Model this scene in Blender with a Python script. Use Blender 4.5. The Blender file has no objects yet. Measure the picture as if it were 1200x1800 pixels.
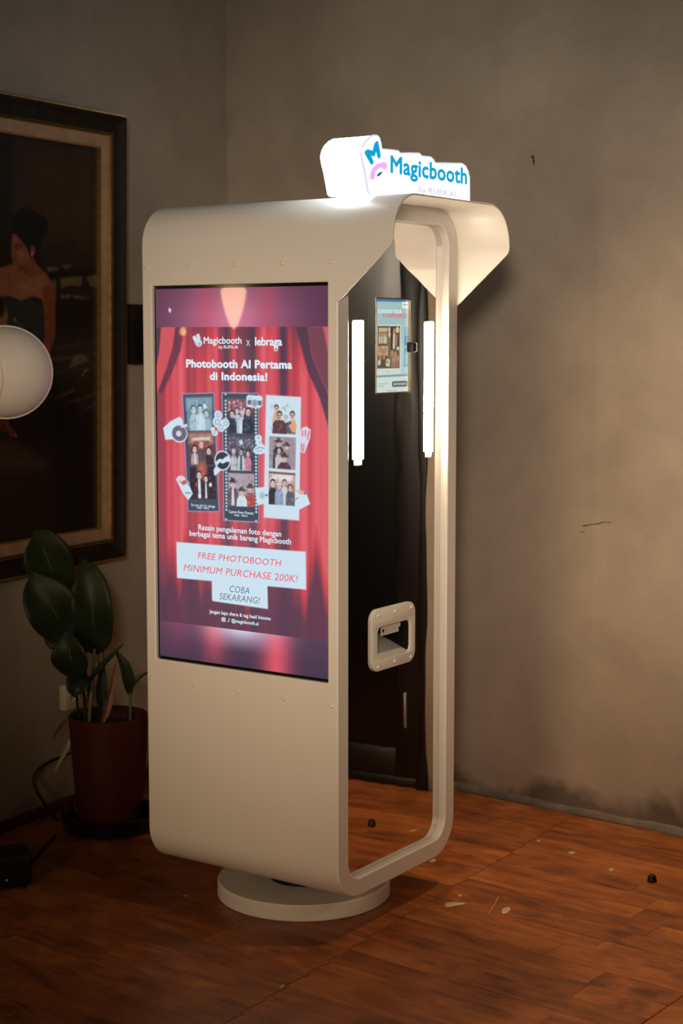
import bpy, bmesh, math, random
import numpy as np
from mathutils import Matrix, Vector

random.seed(7)
rng = np.random.default_rng(7)
scene = bpy.context.scene
COL = scene.collection
PI = math.pi

# ------------------------------------------------------------------ camera
cam_data = bpy.data.cameras.new('camera')
cam_data.sensor_fit = 'HORIZONTAL'
cam_data.sensor_width = 24.0
cam_data.lens = 57.406
cam_data.clip_start = 0.05
cam_data.dof.use_dof = True
cam_data.dof.focus_distance = 3.95
cam_data.dof.aperture_fstop = 3.2
cam = bpy.data.objects.new('camera', cam_data)
COL.objects.link(cam)
cam.location = (0, 0, 1.475)
cam.rotation_euler = (math.radians(90 - 6.105), 0, math.radians(0.0))
scene.camera = cam
scene.cycles.max_bounces = 7
scene.cycles.diffuse_bounces = 4
scene.cycles.glossy_bounces = 4
scene.cycles.caustics_reflective = False
scene.cycles.caustics_refractive = False

# ------------------------------------------------------------------ world and colour management
world = bpy.data.worlds.new('world')
scene.world = world
world.use_nodes = True
world.node_tree.nodes['Background'].inputs[0].default_value = (1.0, 0.8, 0.6, 1)
world.node_tree.nodes['Background'].inputs[1].default_value = 0.004
vs = scene.view_settings
vs.view_transform = 'Standard'
vs.look = 'None'
vs.exposure = 0.0
vs.gamma = 1.0
vs.use_curve_mapping = False

# ------------------------------------------------------------------ room lamps and an added fill (out of frame)
def aim(o, target):
    o.rotation_euler = (Vector(target) - Vector(o.location)).to_track_quat('-Z', 'Y').to_euler()

def spot(loc, target, power, color, size=1.0, angle=150, blend=1.0):
    l = bpy.data.lights.new('unseen_spot', 'SPOT')
    l.energy = power; l.color = color; l.shadow_soft_size = size
    l.spot_size = math.radians(angle); l.spot_blend = blend
    o = bpy.data.objects.new('unseen_spot', l)
    COL.objects.link(o); o.location = loc; aim(o, target)
    return o

DOWN = (1.0, 0.76, 0.52)
spot((0.330, 4.51, 2.98), (0.56, 4.15, 0.0), 120, (1.0, 0.71, 0.44), 0.05, 62)   # ceiling downlight behind the booth, over the right floor
spot((0.865, 3.79, 2.98), (0.72, 3.98, 0.0), 75, (1.0, 0.71, 0.44), 0.05, 52)    # ceiling downlight in front of the mirror side
spot((-0.14, -0.8, 2.00), (0.18, 4.6, 1.48), 450, (1.0, 0.84, 0.65), 0.22, 33)   # lamps on the camera side of the room
spot((-1.60, 0.7, 1.25), (-0.18, 4.0, 0.75), 225, (1.0, 0.70, 0.42), 0.55, 38)
spot((2.30, 2.45, 1.70), (0.40, 4.0, 0.60), 36, (1.0, 0.70, 0.43), 0.20, 40)  # low-power fill added at the right to brighten the booth front

# ------------------------------------------------------------------ materials
def srgb(r, g, b):
    f = lambda c: (c / 255 / 12.92) if c / 255 <= 0.04045 else ((c / 255 + 0.055) / 1.055) ** 2.4
    return (f(r), f(g), f(b), 1.0)

def new_mat(name):
    m = bpy.data.materials.new(name); m.use_nodes = True
    return m, m.node_tree.nodes, m.node_tree.links

def mat(name, color, rough=0.5, metal=0.0, emit=None, strength=0.0, spec=0.5, coat=0.0, noise=0.0, nscale=20.0, bump=0.0, bscale=60.0):
    m, N, L = new_mat(name)
    b = N['Principled BSDF']
    b.inputs['Base Color'].default_value = tuple(color[:3]) + (1,)
    b.inputs['Roughness'].default_value = rough
    b.inputs['Metallic'].default_value = metal
    b.inputs['Specular IOR Level'].default_value = spec
    b.inputs['Coat Weight'].default_value = coat
    if emit:
        b.inputs['Emission Color'].default_value = tuple(emit[:3]) + (1,)
        b.inputs['Emission Strength'].default_value = strength
    if noise or bump:
        tc = N.new('ShaderNodeTexCoord')
    if noise:
        n = N.new('ShaderNodeTexNoise'); n.inputs['Scale'].default_value = nscale; n.inputs['Detail'].default_value = 5
        L.new(tc.outputs['Object'], n.inputs['Vector'])
        r = N.new('ShaderNodeMapRange')
        r.inputs['From Min'].default_value = 0.3; r.inputs['From Max'].default_value = 0.7
        r.inputs['To Min'].default_value = 1 - noise; r.inputs['To Max'].default_value = 1 + noise
        L.new(n.outputs['Fac'], r.inputs['Value'])
        mx = N.new('ShaderNodeMix'); mx.data_type = 'RGBA'; mx.blend_type = 'MULTIPLY'; mx.inputs[0].default_value = 1
        mx.inputs[6].default_value = tuple(color[:3]) + (1,)
        L.new(r.outputs['Result'], mx.inputs[7]); L.new(mx.outputs[2], b.inputs['Base Color'])
    if bump:
        n2 = N.new('ShaderNodeTexNoise'); n2.inputs['Scale'].default_value = bscale; n2.inputs['Detail'].default_value = 6
        L.new(tc.outputs['Object'], n2.inputs['Vector'])
        bp = N.new('ShaderNodeBump'); bp.inputs['Strength'].default_value = bump; bp.inputs['Distance'].default_value = 0.01
        L.new(n2.outputs['Fac'], bp.inputs['Height']); L.new(bp.outputs['Normal'], b.inputs['Normal'])
    return m

def concrete_mat(name, base, foot_dirt=0.0):
    m, N, L = new_mat(name)
    b = N['Principled BSDF']; b.inputs['Roughness'].default_value = 0.75; b.inputs['Specular IOR Level'].default_value = 0.3
    tc = N.new('ShaderNodeTexCoord')
    def noise(scale, det, dist=0.0):
        n = N.new('ShaderNodeTexNoise'); n.inputs['Scale'].default_value = scale; n.inputs['Detail'].default_value = det
        n.inputs['Distortion'].default_value = dist
        L.new(tc.outputs['Object'], n.inputs['Vector']); return n
    def rng_(src, a, c, lo, hi):
        r = N.new('ShaderNodeMapRange'); r.inputs['From Min'].default_value = a; r.inputs['From Max'].default_value = c
        r.inputs['To Min'].default_value = lo; r.inputs['To Max'].default_value = hi
        L.new(src, r.inputs['Value']); return r.outputs['Result']
    def mul(a, c):
        q = N.new('ShaderNodeMath'); q.operation = 'MULTIPLY'; L.new(a, q.inputs[0]); L.new(c, q.inputs[1]); return q.outputs[0]
    big = rng_(noise(1.6, 6, 0.6).outputs['Fac'], 0.3, 0.7, 0.84, 1.14)
    mid = rng_(noise(7.0, 8, 0.3).outputs['Fac'], 0.3, 0.7, 0.93, 1.07)
    fine = rng_(noise(90, 4).outputs['Fac'], 0.3, 0.7, 0.975, 1.025)
    v = mul(mul(big, mid), fine)
    if foot_dirt:
        sep = N.new('ShaderNodeSeparateXYZ'); L.new(tc.outputs['Object'], sep.inputs[0])
        edge = noise(5.0, 6, 0.4)
        a = N.new('ShaderNodeMath'); a.operation = 'MULTIPLY_ADD'; a.inputs[1].default_value = 0.30; a.inputs[2].default_value = -0.09
        L.new(edge.outputs['Fac'], a.inputs[0])
        df = N.new('ShaderNodeMath'); df.operation = 'SUBTRACT'; L.new(sep.outputs['Z'], df.inputs[0]); L.new(a.outputs[0], df.inputs[1])
        v = mul(v, rng_(df.outputs[0], -0.03, 0.03, 1 - foot_dirt, 1.0))
    mx = N.new('ShaderNodeMix'); mx.data_type = 'RGBA'; mx.blend_type = 'MULTIPLY'; mx.inputs[0].default_value = 1
    mx.inputs[6].default_value = base
    L.new(v, mx.inputs[7]); L.new(mx.outputs[2], b.inputs['Base Color'])
    bp = N.new('ShaderNodeBump'); bp.inputs['Strength'].default_value = 0.12; bp.inputs['Distance'].default_value = 0.01
    L.new(noise(14, 8).outputs['Fac'], bp.inputs['Height']); L.new(bp.outputs['Normal'], b.inputs['Normal'])
    return m

def plank_mat():
    m, N, L = new_mat('stained_plank')
    b = N['Principled BSDF']
    oi = N.new('ShaderNodeObjectInfo'); tc = N.new('ShaderNodeTexCoord')
    off = N.new('ShaderNodeVectorMath'); off.operation = 'ADD'
    sc = N.new('ShaderNodeVectorMath'); sc.operation = 'SCALE'; sc.inputs['Scale'].default_value = 37.0
    cmb = N.new('ShaderNodeCombineXYZ'); L.new(oi.outputs['Random'], cmb.inputs[0]); L.new(oi.outputs['Random'], cmb.inputs[1])
    L.new(cmb.outputs[0], sc.inputs[0]); L.new(tc.outputs['Object'], off.inputs[0]); L.new(sc.outputs[0], off.inputs[1])
    mp = N.new('ShaderNodeMapping'); mp.inputs['Scale'].default_value = (1.6, 16, 16); L.new(off.outputs[0], mp.inputs[0])
    g = N.new('ShaderNodeTexNoise'); g.inputs['Scale'].default_value = 2.2; g.inputs['Detail'].default_value = 7; g.inputs['Distortion'].default_value = 0.8
    L.new(mp.outputs[0], g.inputs['Vector'])
    mp2 = N.new('ShaderNodeMapping'); mp2.inputs['Scale'].default_value = (3.0, 6, 6); L.new(off.outputs[0], mp2.inputs[0])
    blot = N.new('ShaderNodeTexNoise'); blot.inputs['Scale'].default_value = 1.3; blot.inputs['Detail'].default_value = 4
    L.new(mp2.outputs[0], blot.inputs['Vector'])
    add = N.new('ShaderNodeMath'); add.operation = 'ADD'; L.new(g.outputs['Fac'], add.inputs[0]); L.new(blot.outputs['Fac'], add.inputs[1])
    add2 = N.new('ShaderNodeMath'); add2.operation = 'MULTIPLY_ADD'; add2.inputs[1].default_value = 0.26; L.new(oi.outputs['Random'], add2.inputs[0]); L.new(add.outputs[0], add2.inputs[2])
    rp = N.new('ShaderNodeValToRGB'); cr = rp.color_ramp
    cr.elements[0].position = 0.38; cr.elements[0].color = (0.100, 0.027, 0.008, 1)
    cr.elements[1].position = 0.80; cr.elements[1].color = (0.440, 0.150, 0.038, 1)
    e = cr.elements.new(0.58); e.color = (0.265, 0.076, 0.019, 1)
    half = N.new('ShaderNodeMath'); half.operation = 'MULTIPLY'; half.inputs[1].default_value = 0.5; L.new(add2.outputs[0], half.inputs[0])
    L.new(half.outputs[0], rp.inputs[0]); L.new(rp.outputs[0], b.inputs['Base Color'])
    b.inputs['Roughness'].default_value = 0.42
    b.inputs['Specular IOR Level'].default_value = 0.35
    bp = N.new('ShaderNodeBump'); bp.inputs['Strength'].default_value = 0.15; bp.inputs['Distance'].default_value = 0.004
    L.new(g.outputs['Fac'], bp.inputs['Height']); L.new(bp.outputs['Normal'], b.inputs['Normal'])
    return m

def paint_mat(name, emit=0.0, rough=0.3, spec=0.5):
    m, N, L = new_mat(name)
    b = N['Principled BSDF']; b.inputs['Roughness'].default_value = rough; b.inputs['Specular IOR Level'].default_value = spec
    a = N.new('ShaderNodeVertexColor'); a.layer_name = 'print'
    if emit:
        b.inputs['Base Color'].default_value = (0.01, 0.01, 0.012, 1)
        L.new(a.outputs['Color'], b.inputs['Emission Color']); b.inputs['Emission Strength'].default_value = emit
        m.cycles.emission_sampling = 'NONE'
    else:
        L.new(a.outputs['Color'], b.inputs['Base Color'])
    return m

def mirror_mat():
    m, N, L = new_mat('mirror_film')
    b = N['Principled BSDF']; b.inputs['Base Color'].default_value = (0.80, 0.77, 0.75, 1)
    b.inputs['Metallic'].default_value = 1.0; b.inputs['Roughness'].default_value = 0.015
    tc = N.new('ShaderNodeTexCoord')
    mp = N.new('ShaderNodeMapping'); mp.inputs['Scale'].default_value = (1, 5.0, 2.2); L.new(tc.outputs['Object'], mp.inputs[0])
    n = N.new('ShaderNodeTexNoise'); n.inputs['Scale'].default_value = 1.5; n.inputs['Detail'].default_value = 1
    L.new(mp.outputs[0], n.inputs['Vector'])
    bp = N.new('ShaderNodeBump'); bp.inputs['Strength'].default_value = 0.22; bp.inputs['Distance'].default_value = 0.004
    L.new(n.outputs['Fac'], bp.inputs['Height']); L.new(bp.outputs['Normal'], b.inputs['Normal'])
    return m

def emit_mat(name, color, strength, sample=False):
    m, N, L = new_mat(name)
    b = N['Principled BSDF']; b.inputs['Base Color'].default_value = (0.02, 0.02, 0.02, 1)
    b.inputs['Emission Color'].default_value = tuple(color[:3]) + (1,); b.inputs['Emission Strength'].default_value = strength
    b.inputs['Roughness'].default_value = 0.4
    if not sample: m.cycles.emission_sampling = 'NONE'
    return m

M = {}
M['wall_back'] = concrete_mat('bare_plaster_back', (0.395, 0.325, 0.258, 1), 0.62)
M['wall_left'] = concrete_mat('bare_plaster_left', (0.37, 0.305, 0.245, 1), 0.3)
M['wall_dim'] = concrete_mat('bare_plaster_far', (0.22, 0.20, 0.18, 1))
M['ceiling'] = mat('dark_ceiling', (0.06, 0.055, 0.05), 0.8)
M['plank'] = plank_mat()
M['shell'] = mat('cream_lacquer', (0.74, 0.70, 0.65), 0.32, spec=0.4)
M['disc'] = mat('white_painted_disc', (0.72, 0.69, 0.63), 0.55)
M['screw'] = mat('cream_screw_head', (0.72, 0.67, 0.60), 0.28, spec=0.6)
M['black'] = mat('black_plastic', (0.006, 0.006, 0.006), 0.5, spec=0.2)
M['blackgloss'] = mat('black_gloss', (0.006, 0.006, 0.007), 0.12)
M['mirror'] = mirror_mat()
M['led'] = emit_mat('led_tube_glow', (1.0, 0.80, 0.57), 92.0, True)
M['cap'] = mat('frosted_end_cap', (0.8, 0.75, 0.66), 0.3, emit=(1.0, 0.85, 0.62), strength=0.8)
M['screen'] = paint_mat('display_print', 1.0, 0.035)
M['tablet'] = paint_mat('tablet_print', 1.0, 0.12)
M['canvas'] = paint_mat('oil_paint', 0.0, 0.45, 0.3)
M['bronze'] = mat('brushed_bronze_trim', (0.30, 0.22, 0.14), 0.28, metal=0.8)
M['steel'] = mat('pale_metal', (0.62, 0.58, 0.53), 0.35, metal=0.6)
M['chute'] = mat('grey_chute', (0.58, 0.54, 0.50), 0.5)
M['signbox'] = emit_mat('lightbox_acrylic', (0.82, 0.95, 1.0), 8.0, True)
M['signblue'] = emit_mat('lightbox_blue', srgb(0, 158, 210), 1.0)
M['signface'] = emit_mat('lightbox_face', (0.95, 0.99, 1.0), 1.35)
M['signteal'] = emit_mat('lightbox_teal', srgb(28, 112, 150), 1.0)
M['signrimshade'] = emit_mat('lightbox_edge_shade', srgb(206, 218, 238), 1.0)  # dimmer glow that paints the shading line along the sign's front edge
M['signpink'] = emit_mat('lightbox_pink', srgb(247, 178, 244), 1.0)
M['signfaint'] = emit_mat('lightbox_faint_lilac', srgb(200, 184, 228), 1.0)
M['darkwood'] = mat('dark_frame_wood', (0.020, 0.014, 0.010), 0.6, spec=0.15, noise=0.3, nscale=30, bump=0.2, bscale=40)
M['gold'] = mat('worn_gilding', (0.42, 0.25, 0.08), 0.38, metal=0.7, noise=0.25, nscale=60)
M['liner'] = mat('tan_liner_cloth', (0.40, 0.24, 0.13), 0.75, noise=0.12, nscale=25, bump=0.2, bscale=300)
M['leaf'] = mat('dark_green_leaf', (0.013, 0.021, 0.007), 0.5, spec=0.25, noise=0.35, nscale=12)
M['leafdark'] = mat('deep_green_leaf', (0.010, 0.017, 0.007), 0.5, spec=0.25, noise=0.35, nscale=12)
M['rib'] = mat('pale_green_midrib', (0.075, 0.095, 0.035), 0.5)
M['stem'] = mat('green_stem', (0.085, 0.10, 0.028), 0.45, noise=0.25, nscale=25)
M['dry'] = mat('dry_reddish_leaf', (0.16, 0.065, 0.035), 0.6, noise=0.3, nscale=25)
M['straw'] = mat('dry_pale_stalk', (0.42, 0.37, 0.25), 0.6, noise=0.2, nscale=30)
M['pot'] = mat('maroon_plastic', (0.055, 0.010, 0.008), 0.5, spec=0.2, noise=0.15, nscale=8)
M['soil'] = mat('dark_soil', (0.010, 0.007, 0.005), 0.95, noise=0.4, nscale=60, bump=0.8, bscale=90)
M['socket'] = mat('ivory_socket', (0.50, 0.44, 0.34), 0.45)
M['lantern'] = mat('white_fabric_shade', (0.66, 0.60, 0.52), 0.7, noise=0.04, nscale=9)
M['baseboard'] = mat('brown_skirting', (0.055, 0.022, 0.012), 0.5, noise=0.2, nscale=9)
M['foot'] = mat('cement_foot', (0.16, 0.135, 0.11), 0.85, noise=0.35, nscale=14, bump=0.3)
M['chip'] = mat('pale_flake', (0.42, 0.31, 0.20), 0.8)
M['strand'] = mat('straw_strand', (0.50, 0.33, 0.14), 0.6)
M['scuff'] = mat('dark_scuff', (0.045, 0.035, 0.028), 0.9)
M['doorblack'] = mat('black_door_frame', (0.008, 0.0075, 0.007), 0.35)
M['doorpane'] = mat('dark_door_glass', (0.007, 0.006, 0.0058), 0.22, spec=0.5)
M['shade_amber'] = emit_mat('amber_shade', (1.0, 0.66, 0.28), 13.0, True)

# ------------------------------------------------------------------ helpers
def obj(name, me, material, parent=None):
    o = bpy.data.objects.new(name, me)
    COL.objects.link(o)
    if material: 
        me.materials.clear(); me.materials.append(material)
    if parent: o.parent = parent
    return o

def empty(name, loc=(0, 0, 0), rz=0.0):
    o = bpy.data.objects.new(name, None); COL.objects.link(o)
    o.empty_display_size = 0.05
    o.location = loc; o.rotation_euler = (0, 0, rz)
    return o

def tag(o, label=None, cat=None, group=None, kind=None):
    if label: o['label'] = label
    if cat: o['category'] = cat
    if group: o['group'] = group
    if kind: o['kind'] = kind
    return o

def bm_mesh(bm, name='mesh', smooth=None, fix=True):
    if fix: bmesh.ops.recalc_face_normals(bm, faces=bm.faces[:])
    me = bpy.data.meshes.new(name); bm.to_mesh(me); bm.free()
    if smooth is not None:
        me.shade_smooth() if hasattr(me, 'shade_smooth') else None
        me.set_sharp_from_angle(angle=math.radians(smooth))
    return me

def add_box(bm, x0, x1, y0, y1, z0, z1, T=None):
    v = [bm.verts.new((x, y, z)) for x in (x0, x1) for y in (y0, y1) for z in (z0, z1)]
    if T:
        for q in v: q.co = Vector(T(*q.co))
    for f in ((0, 1, 3, 2), (4, 6, 7, 5), (0, 4, 5, 1), (2, 3, 7, 6), (0, 2, 6, 4), (1, 5, 7, 3)):
        bm.faces.new([v[i] for i in f])

def box_mesh(x0, x1, y0, y1, z0, z1, bevel=0.0, T=None, seg=2):
    bm = bmesh.new(); add_box(bm, x0, x1, y0, y1, z0, z1, T)
    if bevel:
        bmesh.ops.bevel(bm, geom=bm.edges[:], offset=bevel, segments=seg, affect='EDGES', profile=0.5)
    return bm_mesh(bm, smooth=40)

def lathe_mesh(prof, n=48, caps=True, T=None, smooth=35):
    bm = bmesh.new(); rings = []
    for r, z in prof:
        if r < 1e-6: rings.append([bm.verts.new((0, 0, z))])
        else: rings.append([bm.verts.new((r * math.cos(2 * PI * i / n), r * math.sin(2 * PI * i / n), z)) for i in range(n)])
    for a, b in zip(rings, rings[1:]):
        for i in range(n):
            j = (i + 1) % n
            if len(a) == 1 and len(b) == 1: continue
            if len(a) == 1: bm.faces.new((a[0], b[i], b[j]))
            elif len(b) == 1: bm.faces.new((a[i], a[j], b[0]))
            else: bm.faces.new((a[i], a[j], b[j], b[i]))
    if T:
        for v in bm.verts: v.co = Vector(T(*v.co))
    return bm_mesh(bm, smooth=smooth)

def catmull(pts, n=8):
    P = [Vector(p) for p in pts]; P = [P[0] * 2 - P[1]] + P + [P[-1] * 2 - P[-2]]
    out = []
    for i in range(1, len(P) - 2):
        for k in range(n):
            t = k / n
            out.append(0.5 * ((2 * P[i]) + (P[i + 1] - P[i - 1]) * t + (2 * P[i - 1] - 5 * P[i] + 4 * P[i + 1] - P[i + 2]) * t * t + (3 * P[i] - P[i - 1] - 3 * P[i + 1] + P[i + 2]) * t ** 3))
    out.append(P[-2]); return out

def tube_mesh(pts, r, n=8, sub=8, r_end=None):
    path = catmull(pts, sub) if sub > 1 else [Vector(p) for p in pts]
    bm = bmesh.new(); rings = []; up = Vector((0.13, 0.21, 0.97))
    for i, p in enumerate(path):
        d = (path[min(i + 1, len(path) - 1)] - path[max(i - 1, 0)]).normalized()
        a = d.cross(up)
        if a.length < 1e-3: a = d.cross(Vector((1, 0, 0)))
        a.normalize(); b = d.cross(a)
        rr = r if r_end is None else r + (r_end - r) * i / (len(path) - 1)
        rings.append([bm.verts.new(p + (a * math.cos(2 * PI * k / n) + b * math.sin(2 * PI * k / n)) * rr) for k in range(n)])
    for A_, B_ in zip(rings, rings[1:]):
        for k in range(n): bm.faces.new((A_[k], A_[(k + 1) % n], B_[(k + 1) % n], B_[k]))
    bm.faces.new(rings[0][::-1]); bm.faces.new(rings[-1])
    return bm_mesh(bm, smooth=50)

def arc(cu, cv, r, a0, a1, n):
    return [(cu + r * math.cos(math.radians(a0 + (a1 - a0) * i / n)), cv + r * math.sin(math.radians(a0 + (a1 - a0) * i / n))) for i in range(n + 1)]

def rrect(u0, v0, u1, v1, r, n=10):
    return arc(u1 - r, v0 + r, r, -90, 0, n) + arc(u1 - r, v1 - r, r, 0, 90, n) + arc(u0 + r, v1 - r, r, 90, 180, n) + arc(u0 + r, v0 + r, r, 180, 270, n)

def curve_mesh(outlines, T, extrude=0.0, bevel=0.0, smooth=35):
    """filled flat outline (even-odd holes); T(u, v, w) places it"""
    cu = bpy.data.curves.new('outline', 'CURVE'); cu.dimensions = '2D'; cu.fill_mode = 'BOTH'
    for pts in outlines:
        s = cu.splines.new('POLY'); s.points.add(len(pts) - 1); s.use_cyclic_u = True
        for p, q in zip(s.points, pts): p.co = (q[0], q[1], 0, 1)
    cu.extrude = extrude
    if bevel: cu.bevel_depth = bevel; cu.bevel_resolution = 1; cu.offset = -bevel
    return _curve_to_mesh(cu, T, smooth, extrude > 0)

def _curve_to_mesh(cu, T, smooth, solid):
    o = bpy.data.objects.new('tmp', cu); COL.objects.link(o)
    dg = bpy.context.evaluated_depsgraph_get(); dg.update()
    me = bpy.data.meshes.new_from_object(o.evaluated_get(dg))
    bpy.data.objects.remove(o)
    bm = bmesh.new(); bm.from_mesh(me)
    bmesh.ops.remove_doubles(bm, verts=bm.verts[:], dist=1e-6)
    for v in bm.verts: v.co = Vector(T(*v.co))
    bpy.data.meshes.remove(me)
    return bm_mesh(bm, smooth=smooth if solid else None, fix=solid)

def text_mesh(s, u0, u1, vb, vt, T, bold=0.0, shear=0.0, space=1.0):
    """lettering: left u0, right u1, baseline vb, top of tallest glyph vt; heavier strokes are overlaid copies"""
    cu = bpy.data.curves.new('text', 'FONT'); cu.body = s; cu.size = 1.0
    cu.shear = shear; cu.space_character = space + bold * 1.2; cu.resolution_u = 3
    o = bpy.data.objects.new('tmp', cu); COL.objects.link(o)
    dg = bpy.context.evaluated_depsgraph_get(); dg.update()
    me = bpy.data.meshes.new_from_object(o.evaluated_get(dg))
    bpy.data.objects.remove(o)
    co = np.array([v.co[:2] for v in me.vertices]); x0, x1, y1 = co[:, 0].min() - bold, co[:, 0].max() + bold, co[:, 1].max() + bold
    shifts = [(0, 0)] if bold == 0 else [(bold * math.cos(k * PI / 4), bold * math.sin(k * PI / 4)) for k in range(8)]
    bm = bmesh.new()
    for dx, dy in shifts:
        vs_ = []
        for x, y in co:
            uu = u0 + (x + dx - x0) / (x1 - x0) * (u1 - u0); vv = vb + (y + dy + bold) / (y1 + bold) * (vt - vb)
            vs_.append(bm.verts.new(T(uu, vv, 0)))
        for p_ in me.polygons:
            try: bm.faces.new([vs_[i] for i in p_.vertices])
            except ValueError: pass
    bpy.data.meshes.remove(me)
    return bm_mesh(bm, fix=False)

class Raster:
    """flat print: a colour per grid vertex, drawn with simple soft-edged shapes (sRGB 0-255)"""
    def __init__(s, u0, u1, v0, v1, step, base=(0, 0, 0)):
        s.nu = int((u1 - u0) / step) + 1; s.nv = int((v1 - v0) / step) + 1
        s.u = np.linspace(u0, u1, s.nu); s.v = np.linspace(v0, v1, s.nv)
        s.U, s.V = np.meshgrid(s.u, s.v); s.C = np.empty((s.nv, s.nu, 3)); s.C[:] = base; s.step = step
    def _win(s, u0, u1, v0, v1, pad):
        i0, i1 = np.searchsorted(s.u, (u0 - pad, u1 + pad)); j0, j1 = np.searchsorted(s.v, (v0 - pad, v1 + pad))
        return slice(j0, j1), slice(i0, i1)
    def put(s, w, m, col, alpha=1.0):
        m = (np.clip(m, 0, 1) * alpha)[..., None]; s.C[w] = s.C[w] * (1 - m) + np.array(col, float) * m
    def ell(s, c, ru, rv, col, rot=0.0, soft=None, alpha=1.0):
        soft = soft or s.step * 0.9; R_ = max(ru, rv); w = s._win(c[0] - R_, c[0] + R_, c[1] - R_, c[1] + R_, soft * 2)
        U, V = s.U[w] - c[0], s.V[w] - c[1]; ca, sa = math.cos(rot), math.sin(rot)
        p, q = (U * ca + V * sa) / ru, (-U * sa + V * ca) / rv
        k = np.sqrt(p * p + q * q) + 1e-9; d = (k - 1) * min(ru, rv)
        s.put(w, 0.5 - d / (2 * soft), col, alpha)
    def poly(s, pts, col, soft=None, alpha=1.0):
        soft = soft or s.step * 0.9; P = np.array(pts, float)
        w = s._win(P[:, 0].min(), P[:, 0].max(), P[:, 1].min(), P[:, 1].max(), soft * 2)
        U, V = s.U[w], s.V[w]
        if U.size == 0: return
        ins = np.zeros(U.shape, bool); dist = np.full(U.shape, 1e9); n = len(P)
        for i in range(n):
            (ax, ay), (bx, by) = P[i], P[(i + 1) % n]
            ex, ey = bx - ax, by - ay; L2 = ex * ex + ey * ey + 1e-18
            t = np.clip(((U - ax) * ex + (V - ay) * ey) / L2, 0, 1)
            dist = np.minimum(dist, np.hypot(U - ax - t * ex, V - ay - t * ey))
            if abs(by - ay) > 1e-12:
                ins ^= ((ay > V) != (by > V)) & (U < (V - ay) / (by - ay) * ex + ax)
        s.put(w, 0.5 - np.where(ins, -dist, dist) / (2 * soft), col, alpha)
    def line(s, pts, wd, col, alpha=1.0, soft=None):
        soft = soft or s.step * 0.9; P = np.array(pts, float)
        w = s._win(P[:, 0].min() - wd, P[:, 0].max() + wd, P[:, 1].min() - wd, P[:, 1].max() + wd, soft * 2)
        U, V = s.U[w], s.V[w]; dist = np.full(U.shape, 1e9)
        for (ax, ay), (bx, by) in zip(P[:-1], P[1:]):
            ex, ey = bx - ax, by - ay; L2 = ex * ex + ey * ey + 1e-18
            t = np.clip(((U - ax) * ex + (V - ay) * ey) / L2, 0, 1)
            dist = np.minimum(dist, np.hypot(U - ax - t * ex, V - ay - t * ey))
        s.put(w, 0.5 - (dist - wd / 2) / (2 * soft), col, alpha)
    def quad(s, tl, tr, br, bl, col, **k): s.poly([tl, tr, br, bl], col, **k)
    def mesh(s, T):
        nu, nv = s.nu, s.nv
        co = np.array(T(s.U.ravel(), s.V.ravel())).T.astype(np.float32)
        idx = np.arange(nu * nv).reshape(nv, nu)
        q = np.stack([idx[:-1, :-1], idx[:-1, 1:], idx[1:, 1:], idx[1:, :-1]], -1).reshape(-1, 4)
        me = bpy.data.meshes.new('print'); me.vertices.add(nu * nv); me.vertices.foreach_set('co', co.ravel())
        me.loops.add(q.size); me.loops.foreach_set('vertex_index', q.ravel().astype(np.int32))
        me.polygons.add(len(q)); me.polygons.foreach_set('loop_start', np.arange(0, q.size, 4, dtype=np.int32))
        me.update(calc_edges=True)
        c = np.clip(s.C.reshape(-1, 3) / 255, 0, 1); lin = np.where(c <= 0.04045, c / 12.92, ((c + 0.055) / 1.055) ** 2.4)
        at = me.color_attributes.new('print', 'FLOAT_COLOR', 'POINT')
        at.data.foreach_set('color', np.concatenate([lin, np.ones((len(lin), 1))], 1).astype(np.float32).ravel())
        return me

def smooth_noise(n, k, seed):
    r = np.random.default_rng(seed); x = np.linspace(0, k, n); g = r.random(k + 2); i = x.astype(int); t = x - i; t = t * t * (3 - 2 * t)
    return g[i] * (1 - t) + g[i + 1] * t

# ------------------------------------------------------------------ the room
CORNER = Vector((-0.402, 5.852, 0)); BD = Vector((0.78429, -0.62039, 0)); NB = Vector((-0.62039, -0.78429, 0))
LD = Vector((-0.5, -0.8660254, 0)); NL = Vector((0.8660254, -0.5, 0))
H_ROOM = 3.1
def TBk(s, o, z): return CORNER + BD * s + NB * o + Vector((0, 0, z))      # back wall: s along, o out of wall
def TLf(s, o, z): return CORNER + LD * s + NL * o + Vector((0, 0, z))      # left wall

def wall(name, T, s0, s1, m, th=0.12):
    bm = bmesh.new(); add_box(bm, s0, s1, -th, 0, 0, H_ROOM, T)
    return tag(obj(name, bm_mesh(bm), m), kind='structure')

DOOR0, DOOR1, DOORH = 1.962, 2.97, 2.12
wb = wall('wall_back', TBk, -0.12, DOOR0, M['wall_back'])
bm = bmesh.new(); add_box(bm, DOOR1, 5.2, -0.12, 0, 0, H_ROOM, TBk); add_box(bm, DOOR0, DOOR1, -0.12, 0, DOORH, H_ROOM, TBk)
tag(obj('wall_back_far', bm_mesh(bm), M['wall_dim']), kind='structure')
wl = wall('wall_left', TLf, 0, 7.6, M['wall_left'])
P_R = TBk(5.2, 0, 0); P_N = TLf(7.6, 0, 0)
def TRt(s, o, z): return P_R + LD * s + Vector((-0.8660254, 0.5, 0)) * o + Vector((0, 0, z))
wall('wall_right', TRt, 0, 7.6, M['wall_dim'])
def TNr(s, o, z): return P_N + BD * s + Vector((0.62039, 0.78429, 0)) * o + Vector((0, 0, z))
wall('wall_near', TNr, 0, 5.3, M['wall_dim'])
bm = bmesh.new(); add_box(bm, -0.3, 5.6, -0.12, 8.2, H_ROOM, H_ROOM + 0.1, lambda s, o, z: CORNER + BD * s + LD * o + Vector((0, 0, z)))
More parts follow.
